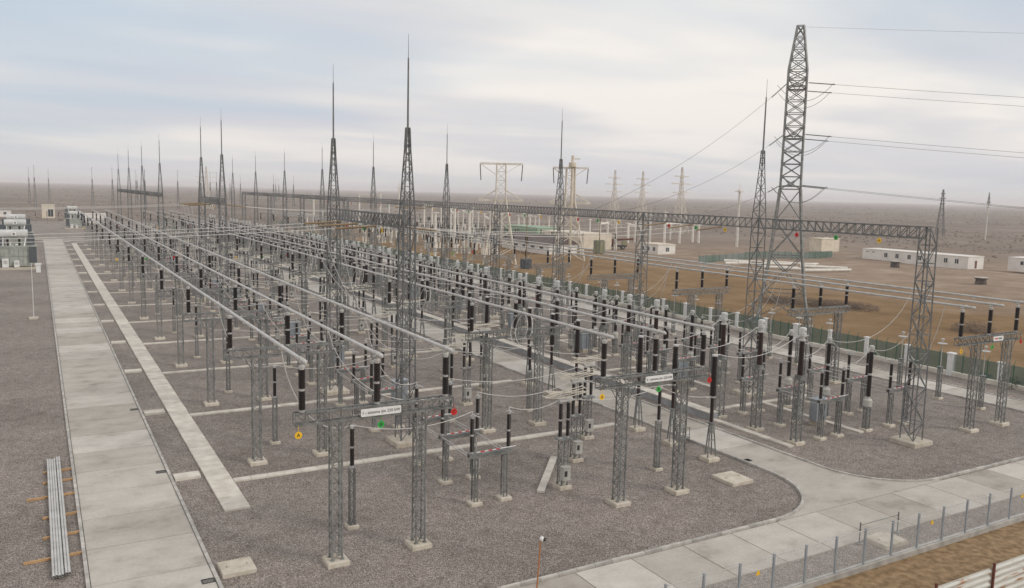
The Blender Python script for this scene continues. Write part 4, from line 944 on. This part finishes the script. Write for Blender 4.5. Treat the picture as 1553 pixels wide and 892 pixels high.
q = MB(); q.box((0, 1.2, 2.1), (2.0, 2.6, 1.4)); ps.append(P('crane_house', q, 'rust_dark')); q = MB(); q.bar((0, 1.5, 2.9), (0, -6.5, 3.4), .55, .6, True); ps.append(P('boom', q, 'rust_dark')); ps += [wheel(a, b_, .6) for a in (-1, 1) for b_ in (-3.0, 1.4, 2.9)]
x, y = gp(930, 378); spawn('crane_truck', 'dark crane truck with long lowered boom in front of the old yard', 'crane', (x, y, gz(x, y)), ps, None, True, math.radians(62))
# ------------------------------------------------------------------ loose things on the bare ground
for i, (a, b_, c_, d_) in enumerate(((1098, 397, 1155, 399), (1100, 401, 1150, 401), (1120, 405, 1200, 407), (1165, 406, 1240, 404), (1180, 411, 1222, 413), (1213, 408, 1285, 411), (1215, 413, 1290, 412), (1150, 410, 1210, 412), (1160, 403, 1237, 408))):
    p, q_ = gp(a, b_), gp(c_, d_); m_ = MB(); v = Vector((q_[0]-p[0], q_[1]-p[1])); v = v.normalized()*min(v.length, 18); z = .4+gz(*p)+(.45 if i % 3 == 2 else 0)
    m_.tube((p[0], p[1], z), (p[0]+v.x, p[1]+v.y, z), .45, .33, n=8); one('lying_pole', m_, 'old_concrete', 'long pale concrete pole lying in the heap on bare ground', 'pole', 'concrete poles heaped on the bare ground')
for px, py, lb in ((1357, 407, 'dark squat well ring on bare ground before the site office'), (1487, 434, 'dark squat well ring alone on the sandy ground')):
    x, y = gp(px, py); m_ = MB(); m_.lathe([(1.25, -.2), (1.1, 1.0), (1.0, 1.45), (1.3, 1.55), (1.3, 1.8)], x, y, 12); o = one('well_ring', m_, 'ash', lb, 'well'); q = MB(); q.lathe([(1.35, 1.8), (1.35, 1.92)], x, y, 12); link('rim', mesh_of(q, 'rim', ['kerb']), o)
# foliage clumps
def clump(mb_, x, y, z, r, h_, n, rg, s=.12):
    for _ in range(n):
        a = rg.uniform(0, 6.283); u = rg.random()**.6*r; zz_ = z+rg.random()**1.2*h_*(1-.5*(u/r)**2); cx_, cy_ = x+u*math.cos(a), y+u*math.sin(a)
        d1 = Vector((rg.uniform(-1, 1), rg.uniform(-1, 1), rg.uniform(-.3, 1))).normalized()*s*rg.uniform(.6, 1.5); d2 = Vector((rg.uniform(-1, 1), rg.uniform(-1, 1), rg.uniform(-1, 1))).normalized()*s*.5
        c_ = Vector((cx_, cy_, zz_)); mb_.add([c_-d2, c_+d2, c_+d1], [(0, 1, 2)])
rg = random.Random(11)
def bush(px, py, r, h_, n, m_, lb, cat='bush', s=.16):
    x, y = gp(px, py); f_ = MB(); clump(f_, 0, 0, 0, r, h_, n, rg, s); st = MB()
    for i in range(7): a = rg.uniform(0, 6.28); st.tube((0, 0, -.1), (r*.6*math.cos(a), r*.6*math.sin(a), h_*.7), .03, .01, n=4)
    spawn(cat.replace(' ', '_'), lb, cat, (x, y, gz(x, y)), [P('foliage', f_, m_), P('stem', st, 'brush')])
for i, (px, py, r, h_, lb) in enumerate(((1205, 462, 5.0, 1.5, 'wide dark dry bush behind the perimeter fence below the line tower'), (1235, 466, 4.0, 1.3, 'dark dry bush next to the wide one below the line tower'), (1265, 468, 3.6, 1.2, 'low brown dry bush between line tower and third busbar'), (1300, 472, 3.4, 1.1, 'low brown dry bush behind third busbar wires'), (1475, 502, 2.8, 1.6, 'grey twiggy bush behind the signed support of third busbar'), (1178, 458, 3.2, 1.1, 'small dark bush under the line tower legs'))):
    bush(px, py, r, h_, 3200, 'brush', lb, 'dry bush', .10)
for px, py, r, h_, lb in ((1535, 588, 1.3, 1.2, 'olive green bush growing against the green fence'), (1492, 576, .9, .8, 'small olive bush at the fence plinth beside a pillar')):
    x, y = gp(px, py); bush(px, py, r, h_, 700, 'bush', lb, 'green bush', .12)
# uncountable scrub over the steppe
mb = MB(); rg = random.Random(5)
for i in range(15000):
    d = 180*(14**rg.random()); a = math.radians(rg.uniform(-8, 66)); x, y = d*math.sin(a), d*math.cos(a)
    if x < 90 and y < 430: continue
    if x < 235 and 90 < y < 420: continue
    if math.sin(x*.021+1.7*math.sin(y*.013))+math.sin(y*.017+x*.008) < rg.uniform(-.6, 1.1): continue
    sc = rg.uniform(.22, .62)*(1+d/800); z = gz(x, y) if x < 420 and -50 < y < 470 else -.03
    k = 6; r0 = [rg.uniform(.6, 1.2)*sc for _ in range(k)]
    ring = [(x+r0[j]*math.cos(6.283*j/k), y+r0[j]*math.sin(6.283*j/k), z-.05) for j in range(k)]
    mid = [(x+.62*r0[j]*math.cos(6.283*j/k+.3), y+.62*r0[j]*math.sin(6.283*j/k+.3), z+rg.uniform(.3, .6)*sc) for j in range(k)]
    mb.add(ring+mid+[(x, y, z+rg.uniform(.55, .85)*sc)], [(j, (j+1) % k, k+(j+1) % k, k+j) for j in range(k)]+[(k+j, k+(j+1) % k, 2*k) for j in range(k)])
o = link('scrub', mesh_of(mb, 'scrub', ['shrub'])); o['kind'] = 'stuff'; o['label'] = 'low grey-brown scrub dotted over the open steppe'
# ------------------------------------------------------------------ distant pylons
def pylon_parts(h_, wb, arms, m_):
    q = MB(); q.lattice(0, 0, wb, 1.6, 0, h_*.62, 5, .22, .12, X=True); q.lattice(0, 0, 1.6, .5, h_*.62, h_, 4, .18, .1, X=True); ps = [P('lattice_body', q, m_)]
    for z, w in arms: a = MB(); a.truss((-w, 0, h_*z), (w, 0, h_*z), .8, .35, 6, .13, .08); ps.append(P('crossarm', a, m_))
    return ps
PY = pylon_parts(31, 6.5, ((.62, 6.5), (.75, 8), (.86, 5.5)), 'old_steel'); PG = pylon_parts(25, 4, ((.68, 4), (.8, 5.5), (.9, 3)), 'steel_dark')
for px, py, pr, rz, lb in ((930, 345, PY, .3, 'pale distant pylon, first of three beyond the old yard'), (972, 345, PY, .3, 'pale distant pylon, second of three beyond the old yard'), (1030, 356, PY, .3, 'pale distant pylon, third of three beyond the old yard'), (1425, 356, PG, .8, 'grey distant pylon with cross arms beyond the site office'), (314, 318, PY, .2, 'grey pylon far behind the masts of the first busbar')):
    x, y = gp(px, py); spawn('pylon', lb, 'pylon', (x, y, -.03), pr, 'distant pylons', False, rz)
x, y = gp(1494, 364); m_ = MB(); m_.tube((0, 0, 0), (0, 0, 20), .35, .25, n=6); q = MB(); q.lattice(0, 0, 1.0, .1, 17, 23.2, 3, .12, .1); q.bar((-1.8, 0, 18.4), (1.8, 0, 18.4), .2); q.bar((-1.4, 0, 16), (1.4, 0, 16), .2)
spawn('pole_tower', 'thin grey pole tower standing behind the site office', 'pylon', (x, y, 0), [P('pole', m_, 'old_concrete'), P('head', q, 'steel_dark')])
rg = random.Random(9)
m_ = MB(); m_.lattice(0, 0, 1.6, .3, 0, 20, 5, .2, .1); m_.tube((0, 0, 20), (0, 0, 28), .1, n=4); FM = [P('mast', m_, 'steel_dark')]
for i in range(20):
    px = (rg.uniform(45, 110) if i < 3 else rg.choice((rg.uniform(140, 480), rg.uniform(300, 430)))); py = rg.uniform(301, 318); x, y = gp(px, py)
    spawn('far_mast', 'tiny thin mast far out on the steppe', 'mast', (x, y, 0), FM, 'tiny far masts on the steppe', False)
# ------------------------------------------------------------------ air
mb = MB(); mb.box((0, 0, 22), (24200, 24200, 50)); o = link('haze', mesh_of(mb, 'haze', [])); o['kind'] = 'stuff'
m = bpy.data.materials.new('haze'); m.use_nodes = True; tn = m.node_tree
for n in list(tn.nodes):
    if n.type == 'BSDF_PRINCIPLED': tn.nodes.remove(n)
pv = tn.nodes.new('ShaderNodeVolumePrincipled'); pv.inputs['Color'].default_value = (.99, .975, 1.0, 1); pv.inputs['Density'].default_value = 0.0002; pv.inputs['Anisotropy'].default_value = 0.1
tn.links.new(pv.outputs[0], [n for n in tn.nodes if n.type == 'OUTPUT_MATERIAL'][0].inputs['Volume'])
o.data.materials.append(m)
